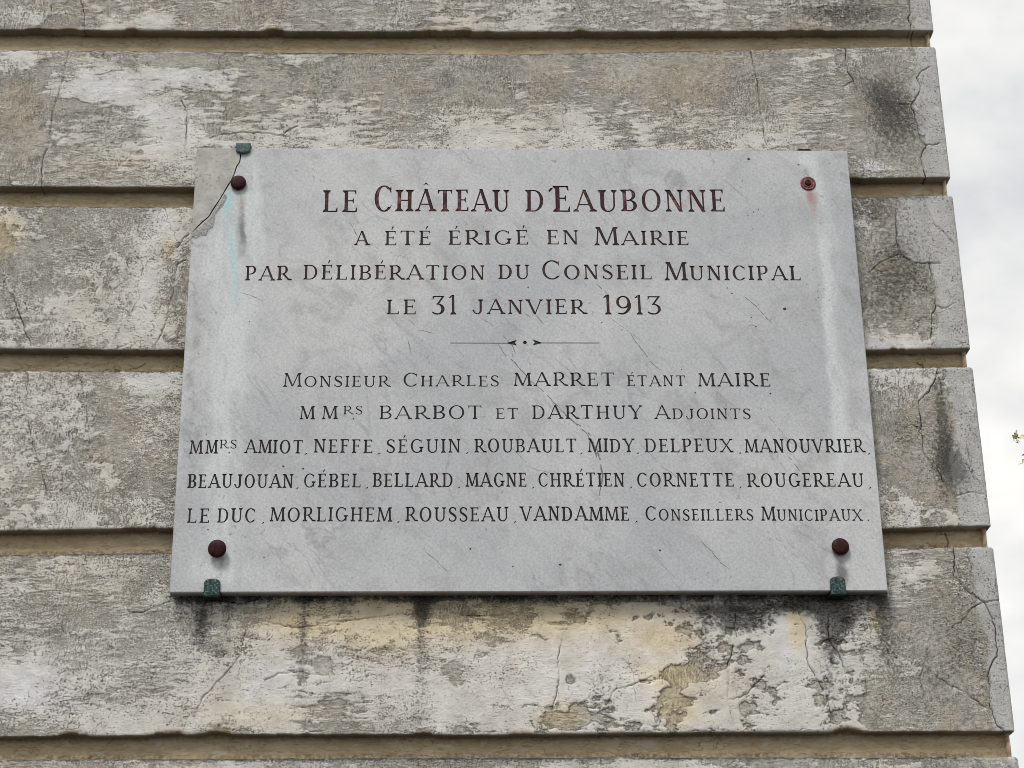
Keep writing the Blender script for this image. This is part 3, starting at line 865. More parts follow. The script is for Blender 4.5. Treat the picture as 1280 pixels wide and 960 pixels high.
def glyph(ch, sx, T, t):
    g = Glyph(sx, T, t)
    b = BASE.get(ch, ch)
    h = t / 2
    q = T / sx / 2                                     # half stem in glyph units
    if b == 'A':
        g.diag(.07, 0, .43, 1.02, t * 1.1); g.diag(.79, 0, .43, 1.02, T)
        g.bar(.18, .66, .32); g.serif(.07, 0, True, t * 1.1); g.serif(.79, 0, True, T * 1.02)
    elif b in 'BPR':
        g.stem(.16, top=(1, 0), bot=(1, 1 if b != 'B' else 0))
        y1 = .5 if b == 'B' else .44
        cy, ry = (1 + y1) / 2, (1 - y1) / 2 + h * .5
        g.bar(.16, .38, 1 - h); g.bar(.16, .38, y1)
        g.arc(.36, cy + h * .2, .27, ry, -90, 90)
        if b == 'B':
            g.bar(.16, .4, h); g.arc(.36, .25 + h * .5, .31, .25 + h * .5, -90, 90)
        if b == 'R':
            g.diag(.72, 0, .36, .46, T * .95); g.serif(.73, 0, True, T, .3, 1)
    elif b == 'C' or b == 'G':
        e = 318 if b == 'C' else 322
        g.arc(.42, .5, .39, .515, 48, 180); g.arc(.42, .5, .39, .515, 180, e)
        x = (.42 + .39 * math.cos(math.radians(48))) * sx
        g.add([(x - .05, .86), (x + .03, .985), (x + .03, .72), (x + .005, .72)])
        if b == 'C':
            x2 = (.42 + .39 * math.cos(math.radians(318))) * sx
            g.add([(x2 - .05, .13), (x2 + .03, .245), (x2 + .02, .255), (x2 - .10, .12)])
        else:
            g.stem(.70, T * .9, .06, .44, (1, 1), (0, 0))
    elif b == 'D':
        g.stem(.16, top=(1, 0), bot=(1, 0)); g.bar(.16, .38, 1 - h); g.bar(.16, .38, h)
        g.arc(.36, .5, .40, .5, -90, 90, n=24)
    elif b in 'EFL':
        g.stem(.16, top=(1, 1 if b == 'L' else 0), bot=(1, 1 if b == 'F' else 0))
        if b in 'EF':
            g.arm(.16, .54, 1 - h, False, .17); g.bar(.16, .44, .52)
            X = .44 * sx
            g.add([(X - .05, .52), (X, .63), (X + .025, .64), (X + .025, .40), (X, .41)])
        if b in 'EL': g.arm(.16, .58, h, True, .19)
    elif b == 'H':
        g.stem(.17); g.stem(.67); g.bar(.17, .67, .51)
    elif b == 'I': g.stem(.14)
    elif b == 'J':
        g.stem(.44, y0=.26, bot=(0, 0))
        g.arc(.27, .27, .17 + q, .28, -90, 0); g.arc(.27, .27, .22, .28, 190, 270, t * 1.3)
        X = .07 * sx
        g.add([(X + .06 * math.cos(a), .24 + .065 * math.sin(a)) for a in np.linspace(0, 2 * math.pi, 10)[:-1]])
    elif b == 'M':
        g.stem(.10, t * 1.15, lean=.05, top=(1, 0)); g.diag(.49, .03, .17, 1, T * .95); g.diag(.49, .03, .79, 1, t * 1.1); g.stem(.86, T * 1.0, lean=-.04, top=(0, 1))
    elif b == 'N':
        g.stem(.14, t * 1.25, top=(1, 0)); g.diag(.66, 0, .16, 1, T * 1.05); g.stem(.66, t * 1.25, bot=(0, 0))
    elif b == 'O': g.ring(.43, .5, .40, .515)
    elif b == 'S':
        a, c = t * 1.15, T * 1.05
        g.ribbon([(.49, .80), (.43, .93), (.29, .975), (.15, .92), (.09, .77), (.15, .62), (.30, .51), (.44, .39), (.50, .25), (.44, .09), (.29, .025), (.14, .07), (.06, .21)],
                 [t, a, a, a * 1.2, c * .85, c, c * 1.05, c, c * .85, a * 1.2, a, a, t])
        g.add([(.45 * sx, .88), (.50 * sx + .02, .98), (.50 * sx + .02, .76), (.47 * sx, .75)])
        g.add([(.10 * sx, .12), (.05 * sx - .015, .02), (.05 * sx - .015, .25), (.08 * sx, .26)])
    elif b == 'T':
        g.stem(.37, y1=1 - t * .4, top=(0, 0)); g.arm(.37, .70, 1 - h, False, .17); g.arm(.37, .04, 1 - h, False, .17)
    elif b == 'U':
        g.stem(.16, y0=.30, bot=(0, 0)); g.stem(.66, t * 1.25, y0=.30, bot=(0, 0))
        cx, rx = (.16 - q + .66 + t * .625 / sx) / 2, (.66 + t * .625 / sx - .16 + q) / 2
        g.arc(cx, .31, rx, .325, 180, 270, T, t * 1.1); g.arc(cx, .31, rx, .325, 270, 360, t * 1.25, t * 1.1)
    elif b == 'V':
        g.diag(.42, -.02, .08, 1, T); g.diag(.42, -.02, .74, 1, t * 1.1); g.serif(.08, 1, False, T); g.serif(.74, 1, False, t)
    elif b == 'X':
        g.diag(.74, 0, .10, 1, T); g.diag(.08, 0, .73, 1, t * 1.1)
        g.serif(.10, 1, False, T); g.serif(.73, 1, False, t); g.serif(.08, 0, True, t); g.serif(.74, 0, True, T)
    elif b == 'Y':
        g.stem(.40, y1=.5, top=(0, 0)); g.diag(.40, .44, .09, 1, T * .95); g.diag(.41, .44, .72, 1, t * 1.1); g.serif(.09, 1, False, T); g.serif(.72, 1, False, t)
    elif b == '1':
        g.stem(.20, T * .85, y1=1.08, top=(0, 0)); g.add([(.20 * sx - T * .5, 1.08), (.20 * sx - T * .5, .93), (.0, .90), (.02, .94)])
    elif b == '3':
        g.arm(.56, .06, 1 - h, False, .18); g.diag(.28, .56, .54, 1, t * 1.6)
        g.arc(.28, .29, .31, .30, -90, 105); g.ribbon([(.28, .02), (.14, .05), (.03, .14)], [t * 1.2, t * 1.2, t])
    elif b == '9':
        g.ring(.33, .66, .30, .345, T * .85); g.ribbon([(.59, .62), (.58, .36), (.46, .13), (.28, .03), (.10, .06)], [T * .9, T, T * .75, t * 1.3, t])
    elif b == "'":
        g.add([(.02, .93), (.06, .85), (.20, 1.0), (.20, 1.07), (.12, 1.05)])
    elif b == ',':
        g.add([(.0, -.12), (.09, .02), (.19, .03), (.15, -.05)])
    elif b == '.':
        g.add([(.0, .0), (.08, .14), (.16, .0)])
    if ch == 'É':
        c = .36 * sx
        g.add([(c - .03, 1.10), (c + .02, 1.09), (c + .14, 1.29), (c + .05, 1.33)])
    if ch == 'Â':
        c = .43 * sx
        g.add([(c - .15, 1.17), (c, 1.24), (c, 1.32)]); g.add([(c, 1.24), (c + .15, 1.17), (c, 1.32)])
    return g.p


# every run: text, left and right x, baseline y and cap height as measured in the photograph
# a capital followed by smaller ones is written '^' before it (cap height ratio in the line's tuple)
LINES = [
    ("maroon", .15, .056, 27.2, 1.185, [("LE", 403.1, 447, 264.8, 1), ("^CHÂTEAU", 467, 637.2, 264.4, 1), ("D'^EAUBONNE", 656.7, 906.9, 264.6, 1)]),
    ("brown", .155, .066, 18.0, 1.26, [("A", 443.4, 460.9, 306.6, 1), ("ÉTÉ", 480.3, 538.7, 306.4, 1), ("ÉRIGÉ", 560, 661, 306, 1), ("EN", 683.3, 723.8, 305.6, 1), ("^MAIRIE", 743.4, 861.3, 306.4, 1)]),
    ("brown", .155, .066, 18.2, 1.28, [("PAR", 306, 362.8, 350.6, 1), ("DÉLIBÉRATION", 378.6, 606.3, 349.6, 1), ("DU", 622.8, 662.2, 349, 1), ("^CONSEIL", 677.2, 815.3, 349.2, 1), ("^MUNICIPAL", 831.2, 1001.6, 350.5, 1)]),
    ("brown", .155, .068, 18.4, 1.25, [("LE", 482.4, 520.3, 393, 1), ("31", 539.5, 571, 393, 1.25), ("JANVIER", 590, 732.5, 392.6, 1), ("1913", 754.6, 827.4, 393, 1.25)]),
    ("black", .15, .068, 13.6, 1.26, [("^MONSIEUR", 353.9, 487.2, 483.6, 1), ("^CHARLES", 503.5, 624.3, 483, 1), ("MARRET", 642.3, 768.4, 482.6, 1.24), ("ÉTANT", 783.9, 857.1, 482.8, 1), ("MAIRE", 872.9, 963.6, 483, 1.24)]),
    ("black", .145, .066, 13.4, 1.26, [("M", 374.8, 392.9, 524.2, 1.24), ("M", 402.7, 421.4, 524.2, 1.24), ("RS", 428.6, 453.5, 518, .80), (".", 440.6, 443.4, 524, 1), ("BARBOT", 473.3, 602.6, 524, 1.26),
                                  ("ET", 619.5, 648, 523.6, 1), ("DARTHUY", 664.9, 803, 523.6, 1.27), ("^ADJOINTS", 818.5, 939, 524, 1)]),
    ("black", .14, .072, 17.0, 1.0, [("M", 236.9, 252.6, 567.2, 1), ("M", 257.2, 271.2, 567, 1), ("RS", 274.2, 296, 560.6, .64), (".", 285, 288, 566.6, 1), ("AMIOT", 306, 378.2, 566.8, 1), (",", 380.6, 384.2, 566.6, 1), ("NEFFE", 391.9, 465.7, 566.2, 1),
                                  (",", 471.8, 475.4, 566.4, 1), ("SÉGUIN", 482.7, 576, 566, 1), (",", 582, 585.6, 566, 1), ("ROUBAULT", 593, 720.8, 565.6, 1), (",", 724.8, 728.4, 566, 1), ("MIDY", 735.5, 792.9, 565.4, 1), (",", 795.6, 799, 565.8, 1),
                                  ("DELPEUX", 806, 916, 565.4, 1), (",", 923.4, 927, 566, 1), ("MANOUVRIER", 931.8, 1080.9, 565.8, 1), (",", 1084.6, 1088.2, 566.4, 1)]),
    ("black", .14, .072, 17.2, 1.0, [("BEAUJOUAN", 234.3, 366.2, 609.9, 1), (",", 369.8, 373.4, 609.6, 1), ("GÉBEL", 379.2, 451, 609.2, 1), (",", 457, 460.6, 609.2, 1), ("BELLARD", 465.8, 566.4, 608.8, 1), (",", 571.8, 575.4, 609, 1),
                                  ("MAGNE", 582.5, 658.4, 608.6, 1), (",", 664.4, 668, 609, 1), ("CHRÉTIEN", 672.7, 780.9, 608.4, 1), (",", 787, 790.6, 608.8, 1), ("CORNETTE", 796, 917.6, 608.4, 1), (",", 923.6, 927.2, 609, 1),
                                  ("ROUGEREAU", 934.3, 1080, 608.6, 1), (",", 1085.8, 1089.4, 609, 1)]),
    ("black", .14, .074, 14.3, 1.24, [("LE", 233.3, 261.6, 653.6, 1.24), ("DUC", 271.3, 319.1, 653.2, 1.24), (",", 327, 330.4, 653, 1.2), ("MORLIGHEM", 337.5, 489.4, 652, 1.24), (",", 496, 499.6, 652, 1.2), ("ROUSSEAU", 506.5, 635.6, 651.8, 1.24),
                                   (",", 641.8, 645.4, 652, 1.2), ("VANDAMME", 650.5, 787, 651, 1.24), (",", 793.8, 797.4, 651.4, 1.2), ("^CONSEILLERS", 806.6, 942.3, 650.8, 1), ("^MUNICIPAUX", 952.2, 1077.9, 651, 1), (".", 1084.2, 1087.8, 651, 1)]),
]
# x, z on the plaque in millimetres, from its lower left corner
def mm(px, py):
    p = at(px, py, PLY)
    return np.array([p[0] * 1000, (p[2] - GZ) * 1000])


def run_polys(text, xl, xr, yb, size, cap, big, T, t):
    a, b = mm(xl, yb), mm(xr, yb)
    cz_ = (mm((xl + xr) / 2, yb - cap * size) - mm((xl + xr) / 2, yb))[1]
    items, i = [], 0
    while i < len(text):
        s_ = 1.0
        if text[i] == '^': s_, i = big, i + 1
        items.append((text[i], s_)); i += 1
    gap = 0.16
    n = len(items)
    if text in (',', '.', 'I'): gap = 0
    wid = [WID[BASE.get(c, c)] * s_ for c, s_ in items]
    ap = sum(1 for c, _ in items if c == "'")
    tot = sum(wid) + gap * (n - 1) - 0.16 * ap
    sx = np.linalg.norm(b - a) / cz_ / tot
    out, x = [], 0.0
    ex = (b - a) / np.linalg.norm(b - a)
    ez = np.array([-ex[1], ex[0]])
    for (c, s_), w in zip(items, wid):
        T_ = T * RJ.uniform(.9, 1.1)
        ja, jy, js = RJ.gauss(0, .007), RJ.gauss(0, .008), RJ.uniform(.985, 1.02)
        for poly in glyph(c, sx, T_ / s_ ** .4, t):
            out.append([a + ex * (px * s_ + x * sx + ja * pz) * cz_ + ez * (pz * s_ * js + jy) * cz_ for px, pz in poly])
        x += w + gap - (0.16 if c == "'" else 0)
    return out


RJ = random.Random(21)
line_polys = []
for ink, T, t, cap, big, runs in LINES:
    words = []
    for text, xl, xr, yb, size in runs:
        pl = run_polys(text, xl, xr, yb, size, cap, big, T, t)
        if words and (text in (',', '.') or (text in ('M', 'RS') and len(words) == 1)): words[-1] += pl      # points and the abbreviation stay with their word
        else: words.append(pl)
    line_polys.append((ink, words))
# ornamental rule
rule = []
for px in [((562.5, 428.3), (634, 428.5), (646.5, 424.6), (643.5, 428.4), (646.5, 432.0), (634, 429.4), (562.5, 429.3)),
           ((749.4, 428.3), (677, 428.2), (665.6, 424.2), (668.6, 428.2), (665.6, 431.8), (677, 429.2), (749.4, 429.3))]:
    rule.append([mm(*p) for p in px])
c = mm(656.2, 428.2)
rule.append([c + 3.4 * np.array([math.cos(a), math.sin(a)]) for a in np.linspace(0, 2 * math.pi, 13)[:-1]])

# veins, pits and the break
rv = random.Random(5)


def sliver(pts, wmax, seed, y=PLY, n_=6, jit=0.9):
    """thin jagged polygon along a photograph polyline, as quads"""
    r = random.Random(seed)
    P = [mm(*p) for p in pts]
    line = []
    for a, b in zip(P[:-1], P[1:]):
        n = max(1, int(np.linalg.norm(b - a) / 7))
        d = (b - a)
        nm = np.array([-d[1], d[0]]) / (np.linalg.norm(d) + 1e-9)
        for k in range(n):
            line.append(a + d * k / n + nm * r.uniform(-jit, jit))
    line.append(P[-1])
    line = np.array(line)
    d = np.gradient(line, axis=0)
    nm = np.stack([-d[:, 1], d[:, 0]], 1) / (np.linalg.norm(d, axis=1)[:, None] + 1e-9)
    w = np.array([wmax * r.uniform(.45, 1.0) for _ in line])
    w[0] *= .3; w[-1] *= .3
    a, b = line + nm * w[:, None] / 2, line - nm * w[:, None] / 2
    return [[a[i], a[i + 1], b[i + 1], b[i]] for i in range(len(line) - 1)]


VEINS = [([(622, 430), (633, 445), (643, 453), (652, 463), (662, 475), (680, 490), (692, 503), (701, 511)], 1.1), ([(628, 418), (640, 432), (645, 443)], .9), ([(640, 441), (643, 452), (648, 458)], 1.6),
         ([(700, 511), (712, 523), (722, 532), (733, 541), (741, 553), (746, 563), (750, 575), (753, 592), (752, 606), (749, 620)], 1.7), ([(722, 530), (731, 536), (739, 545)], 2.6), ([(743, 560), (746, 572)], 3.0),
         ([(787, 415), (794, 427), (806, 441), (813, 452), (828, 464)], .9), ([(430, 270), (440, 282), (447, 296)], 1.1), ([(300, 365), (318, 371), (330, 378)], .7),
         ([(598, 395), (612, 404), (621, 412)], .8), ([(655, 390), (664, 397)], 1.3), ([(668, 392), (680, 405)], 1.2), ([(729, 352), (737, 362)], 1.0), ([(745, 355), (760, 368)], 1.0),
         ([(930, 370), (945, 383), (966, 406)], 1.0), ([(985, 570), (993, 580), (1000, 589)], 1.1), ([(570, 596), (580, 604)], .8), ([(875, 675), (890, 690), (900, 703), (912, 712)], .9), ([(572, 436), (580, 446), (586, 452)], .8), ([(512, 400), (522, 412), (545, 418)], .8),
         ([(532, 690), (545, 700), (560, 716)], .8), ([(510, 425), (514, 443)], 1.1), ([(800, 555), (830, 585), (852, 600)], .6), ([(960, 520), (990, 555)], .6), ([(640, 560), (664, 585), (690, 592)], .6), ([(905, 225), (935, 250)], .6), ([(760, 395), (800, 425)], .6)]
vein_polys = []
for i, (p, w) in enumerate(VEINS):
    vein_polys += sliver(p, w * 1.9, 40 + i)
PITS = [(936, 199, 2.2), (928, 226, 1), (926, 234, 1), (942, 265, 1.2), (948, 262, 1), (935, 269, 1.1), (955, 270, 1), (941, 286, 1), (964, 236, .8), (998, 206, 1.6), (1037, 204, 1), (939, 397, 1.2), (945, 408, 1.2), (909, 360, 1.2), (915, 367, 1.2),
        (981, 386, 2.6), (660, 359, 1.4), (752, 403, 1), (312, 402, 1), (963, 492, 1.6), (852, 462, 1), (869, 491, 1.2), (560, 579, .9), (364, 580, 2.6), (354, 583, 1.8), (379, 586, 2.0), (274, 620, .8), (260, 662, 1.2), (588, 686, 1.6), (641, 708, 1.2), (700, 706, 2.0), (825, 688, 1.8),
        (330, 697, 1), (248, 442, 1), (258, 543, .8), (470, 579, 1), (900, 628, 1), (612, 300, 1), (868, 668, .8), (712, 640, 1), (1023, 372, 1), (1022, 364, 1), (1008, 355, 1), (246, 222, 1), (273, 222, 1)]
pit_polys = []
for x, y, r in PITS:
    c = mm(x, y)
    m_ = 8
    pit_polys.append([c + r * 1.15 * rv.uniform(.7, 1.1) * np.array([math.cos(a) * 1.15, math.sin(a)]) for a in np.linspace(0, 2 * math.pi, m_ + 1)[:-1]])

BRK = [(300.8, 183.5), (300.6, 196.4), (299.6, 202.5), (296.5, 207), (294.9, 210.6), (292.1, 219.4), (288.5, 226.5), (285.5, 231), (279.3, 241.8), (273, 252), (267.1, 260.7), (261, 271), (253.5, 277), (246, 284.5), (238.2, 291)]
brk = [mm(*p) for p in BRK]
brk[0][1] = PH * 1000
brk[-1][0] = 0.0
crk_a = np.array(brk)
dcr = np.gradient(crk_a, axis=0)
ncr = np.stack([-dcr[:, 1], dcr[:, 0]], 1) / np.linalg.norm(dcr, axis=1)[:, None]
rb_ = random.Random(3)
wcr = np.array([2.1 * rb_.uniform(.75, 1.2) for _ in brk])[:, None]
crk_l, crk_r = crk_a + ncr * wcr / 2, crk_a - ncr * wcr / 2          # two lips of the break
if crk_l[5, 0] > crk_r[5, 0]: crk_l, crk_r = crk_r, crk_l
for q_ in (crk_l, crk_r):
    q_[0, 1] = PH * 1000
    q_[-1, 0] = 0.0

BV = 1.3                                                            # arris of the slab, mm
W1, H1 = PW * 1000, PH * 1000


def in_poly(P, poly):
    x, y = P[:, 0], P[:, 1]
    c = np.zeros(len(P), bool)
    n = len(poly)
    for i in range(n):
        x1, y1 = poly[i]; x2, y2 = poly[(i + 1) % n]
        hit = ((y1 > y) != (y2 > y)) & (x < (x2 - x1) * (y - y1) / (y2 - y1 + 1e-12) + x1)
        c ^= hit
    return c


corner_poly = [(-5, H1 + 5), (crk_l[0][0], H1 + 5)] + [tuple(p) for p in crk_l] + [(-5, crk_l[-1][1])]
gap_poly = [tuple(p) for p in crk_l] + [tuple(p) for p in crk_r[::-1]]

# strips: cut heights between the lines, measured at mid width
cuts = [H1 - BV] + [mm(640, y)[1] for y in (274.5, 317, 362, 410, 447, 493.5, 535, 578.5, 621)] + [mm(640, 668)[1], BV]
strip_sets = [[0], [1], [2], [3], ['rule'], [4], [5], [6], [7], [8], []]

front = {"slab": ([], [], []), "corner": ([], [], []), "gap": ([], [], [])}     # verts(mm), tris, material
ink_parts = {}
STEP = 4.0


def cdt_strip(z1, z0, keys):
    polys, kind = [], []
    for k in keys:
        if k == 'rule':
            for p in rule: polys.append(p); kind.append(('ink', 'rule'))
        else:
            for wi, wp in enumerate(line_polys[k][1]):
                for p in wp: polys.append(p); kind.append(('ink', (k, wi)))
    lo, hi = z0 - 1e-6, z1 + 1e-6
    for p in vein_polys:
        zs = [v[1] for v in p]
        if min(zs) > z0 + .2 and max(zs) < z1 - .2: polys.append(p); kind.append(('vein', 0))
    for p in pit_polys:
        zs = [v[1] for v in p]
        if min(zs) > z0 + .2 and max(zs) < z1 - .2: polys.append(p); kind.append(('pit', 0))
    gx = np.arange(BV + STEP, W1 - BV - 1, STEP)
    V = [(BV, z0)] + [(float(a), z0) for a in gx] + [(W1 - BV, z0), (W1 - BV, z1)] + [(float(a), z1) for a in gx[::-1]] + [(BV, z1)]
    F = [list(range(len(V)))]
    E_ = []
    for p in polys:
        ar = sum(p[i][0] * p[(i + 1) % len(p)][1] - p[(i + 1) % len(p)][0] * p[i][1] for i in range(len(p)))
        if ar < 0: p = p[::-1]
        b0 = len(V)
        V += [(float(a), float(b)) for a, b in p]
        F.append(list(range(b0, b0 + len(p))))
    # the break's two lips, cut to this strip
    for lip in (crk_l, crk_r):
        seg = []
        for a, b in zip(lip[:-1], lip[1:]):
            t0, t1 = 0.0, 1.0
            ok = True
            for ax, lo_, hi_ in ((1, z0, z1), (0, BV, W1 - BV)):
                d = b[ax] - a[ax]
                if abs(d) < 1e-9:
                    ok &= lo_ <= a[ax] <= hi_
                    continue
                ta, tb = (lo_ - a[ax]) / d, (hi_ - a[ax]) / d
                if ta > tb: ta, tb = tb, ta
                t0, t1 = max(t0, ta), min(t1, tb)
            if ok and t1 - t0 > 1e-6:
                i0 = len(V)
                V += [tuple(a + (b - a) * t0), tuple(a + (b - a) * t1)]
                E_.append((i0, i0 + 1))
    # a loose net of points so that stains can be read from the vertices
    gz = np.arange(z0 + STEP * .7, z1 - STEP * .4, STEP)
    for a in gx:
        for b in gz: V.append((float(a), float(b)))
    vo, eo, fo, _, _, forig = delaunay_2d_cdt([Vector(v) for v in V], E_, F, 1, 1e-4)
    vo = np.array([(v.x, v.y) for v in vo])
    cen = np.array([vo[f].mean(0) for f in fo])
    inc, ing = in_poly(cen, corner_poly), in_poly(cen, gap_poly)
    inks = {}
    out = {"slab": [], "corner": [], "gap": []}
    mats = {"slab": [], "corner": [], "gap": []}
    for i, f in enumerate(fo):
        ks = [kind[o - 1] for o in forig[i] if o > 0]
        ik = [k[1] for k in ks if k[0] == 'ink']
        if ik:
            inks.setdefault(ik[0], []).append(f)
            continue
        part = "gap" if ing[i] else ("corner" if inc[i] else "slab")
        m_ = 0
        if any(k[0] == 'vein' for k in ks): m_ = 1
        if any(k[0] == 'pit' for k in ks): m_ = 2
        out[part].append(f); mats[part].append(m_)
    for part in out:
        v_, f_, m_ = front[part]
        b0 = len(v_)
        v_ += [tuple(v) for v in vo]
        f_ += [tuple(b0 + j for j in f) for f in out[part]]
        m_ += mats[part]
    for k, fl in inks.items(): ink_parts[k] = (vo, fl)


for i in range(len(strip_sets)):
    cdt_strip(cuts[i], cuts[i + 1], strip_sets[i])


def W3(p, y): return (p[0] / 1000.0, y, GZ + p[1] / 1000.0)


def stains(x, z):
    """pale, verdigris, rust, dirt on the slab; x, z in metres in the world"""
    def G(px, py, rx, ry, s_):
        c = at(px, py, PLY); k = 1.34e-3
        return s_ * np.exp(-(((x - c[0]) / (rx * k)) ** 2 + ((z - c[2]) / (ry * k)) ** 2))
    def col(pts, w, s_):
        """a run-off band following photograph points"""
        P = np.array([xz(*p, PLY) for p in pts])
        o = np.argsort(P[:, 1])
        cx = np.interp(z, P[o, 1], P[o, 0])
        end = sstep(P[:, 1].min() - .02, P[:, 1].min() + .06, z) * sstep(P[:, 1].max() + .008, P[:, 1].max() - .004, z)
        return s_ * np.exp(-((x - cx) / (w * 1.34e-3)) ** 2) * end
    x = x + fbm(x * 9, z * 4, 91, 3) * 0.014 + fbm(x * 40, z * 16, 93, 3) * 0.007
    brk_ = np.clip(0.72 + 0.9 * fbm(x * 55, z * 11, 95, 4, .6), 0.1, 1.35)
    pale = col([(300, 240), (296, 400), (280, 560), (268, 735)], 30, .85) + G(268, 330, 22, 45, .8) + G(280, 450, 36, 90, .4) + G(280, 720, 60, 24, .6)
    pale = pale + col([(1013, 190), (1024, 230), (1032, 300), (1040, 420), (1050, 560), (1050, 600)], 11, .75) + col([(1035, 280), (1046, 420), (1056, 540), (1062, 640)], 22, .35)
    pale = pale + col([(313, 190), (321, 260), (325, 330)], 9, .8) + G(930, 380, 30, 60, .15) + G(600, 430, 120, 40, .2) + G(1010, 200, 10, 9, 1.0)
    pale = pale + G(500, 700, 260, 40, .15)
    verd = col([(289, 240), (291, 290), (294, 330), (296, 400)], 5.5, .8) + G(290, 252, 6, 22, 1.0) + G(306, 205, 9, 14, .5) + G(300, 330, 16, 60, .35) + G(1065, 690, 6, 10, .5) + G(1062, 705, 9, 20, .3) + G(1012, 200, 9, 12, .25) + G(1050, 470, 10, 90, .22) + G(315, 240, 8, 40, .3)
    rust = G(302, 250, 7, 10, .7) + G(301, 262, 6, 14, .4) + G(1016, 245, 7, 10, 1.1) + G(1018, 259, 7, 15, .6) + G(1019, 275, 5, 14, .2) + G(330, 350, 30, 14, .1)
    dirt = G(302, 300, 7, 55, .45) + col([(303, 245), (304, 330)], 5, .5) + G(1052, 705, 8, 9, .8) + G(1060, 722, 10, 12, .75) + G(1056, 714, 8, 9, .6) + G(272, 703, 8, 6, .5) + G(272, 715, 3, 9, .4) + G(241, 460, 13, 190, .55) + G(247, 560, 10, 60, .2)
    dirt = dirt + G(1075, 380, 9, 120, .3) + G(1050, 195, 22, 10, .5) + G(1068, 300, 9, 100, .25) + G(1014, 222, 3, 12, .5) + G(1010, 213, 3, 8, .5) + G(425, 290, 16, 24, .4) + G(400, 230, 60, 40, .14) + G(345, 240, 14, 60, .15) + G(480, 345, 60, 30, .12) + G(560, 560, 120, 30, .1) + G(640, 440, 30, 20, .15) + G(860, 250, 60, 80, .1) + G(400, 585, 40, 14, .15) + G(258, 292, 14, 9, .35) + G(620, 195, 330, 5, .25) + G(240, 640, 8, 60, .2)
    dirt = dirt + G(1100, 560, 12, 120, .15) + G(780, 300, 160, 90, .06)
    for bx, by, br in ((298, 229, 13), (1010, 230, 12.5), (272, 686, 14), (1050, 684, 14), (265, 730, 15), (1047, 730, 15), (304, 190, 15)):
        dirt = dirt + G(bx, by, br, br, .55)
    pale, verd, rust, dirt = pale * brk_, verd * brk_, rust * brk_, dirt * (0.5 + 0.5 * brk_)
    return np.stack([np.clip(pale, 0, 1.2), np.clip(verd, 0, 1.2), np.clip(rust, 0, 1.2), np.clip(dirt, 0, 1.2)], -1)


def set_stains(o):
    n = len(o.data.vertices)
    co = np.empty(n * 3, np.float32)
    o.data.vertices.foreach_get("co", co)
    co = co.reshape(-1, 3) + np.array(o.parent.location)
    st_ = stains(co[:, 0].astype(float), co[:, 2].astype(float))
    st_[:, 3] += np.clip((co[:, 1] - PLY - 0.0008) / 0.002, 0, 1) * 1.3           # slab edges: grime, with the underside's shade painted in
    st_[:, 0] *= 1 - np.clip((co[:, 1] - PLY - 0.0035) / 0.002, 0, 1)
    a = o.data.attributes.new("S", 'FLOAT_COLOR', 'POINT')
    a.data.foreach_set("color", st_.astype(np.float32).ravel())


def compact(v, f):
    used = sorted({i for q in f for i in q})
    m_ = {a: b for b, a in enumerate(used)}
    return [v[i] for i in used], [tuple(m_[i] for i in q) for q in f]


YB = -0.009                                                          # back of the slab
YG = PLY + 0.016                                                     # floor of the break


def add_rim(v3, f3, mi, path):
    """arris, edge and back seam along an open outline of the slab: list of (inner, outer) points in mm"""
    for (a_i, a_o), (b_i, b_o) in zip(path[:-1], path[1:]):
        k = len(v3)
        v3 += [W3(a_i, PLY), W3(b_i, PLY), W3(b_o, PLY + BV / 1000), W3(a_o, PLY + BV / 1000), W3(b_o, YB), W3(a_o, YB)]
        f3 += [(k, k + 1, k + 2, k + 3), (k + 3, k + 2, k + 4, k + 5)]
        mi += [0, 0]


def lip_walls(v3, f3, mi, lip):
    for a, b in zip(lip[:-1], lip[1:]):
        k = len(v3)
        v3 += [W3(a, PLY + .0001), W3(b, PLY + .0001), W3(b, YG), W3(a, YG)]
        f3.append((k, k + 1, k + 2, k + 3)); mi.append(2)


def clampi(p): return (min(max(p[0], BV), W1 - BV), min(max(p[1], BV), H1 - BV))


# main slab
v, f, m_ = front["slab"]
v, f = compact(v, f)
v3 = [W3(p, PLY) for p in v]
f3, mi = list(f), list(m_)
rim = []
outer = [(0.0, crk_r[-1][1]), (0.0, 0.0), (W1, 0.0), (W1, H1), (crk_r[0][0], H1)]
for p in outer: rim.append((clampi(p), p))
add_rim(v3, f3, mi, rim)
lip_walls(v3, f3, mi, crk_r)
gv, gf, _g = front["gap"]
gv, gf = compact(gv, gf)
k0 = len(v3)
v3 += [W3(p, YG) for p in gv]
f3 += [tuple(k0 + i for i in q) for q in gf]
mi += [2] * len(gf)
slab = mesh_obj("slab", v3, f3, [M_MARBLE, M_VEIN, M_PIT], plaque, mat_idx=mi)
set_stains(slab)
# broken-off corner, still in place
v, f, m_ = front["corner"]
v, f = compact(v, f)
v3 = [W3(p, PLY - 0.0004) for p in v]
f3, mi = list(f), list(m_)
rim = [(clampi(p), p) for p in [(crk_l[0][0], H1), (0.0, H1), (0.0, crk_l[-1][1])]]
add_rim(v3, f3, mi, rim)
lip_walls(v3, f3, mi, crk_l)
bc = mesh_obj("broken_corner", v3, f3, [M_CORNER, M_VEIN, M_PIT], plaque, mat_idx=mi)
bc["label"] = "yellowish grey corner piece broken off along a dark crack"
set_stains(bc)
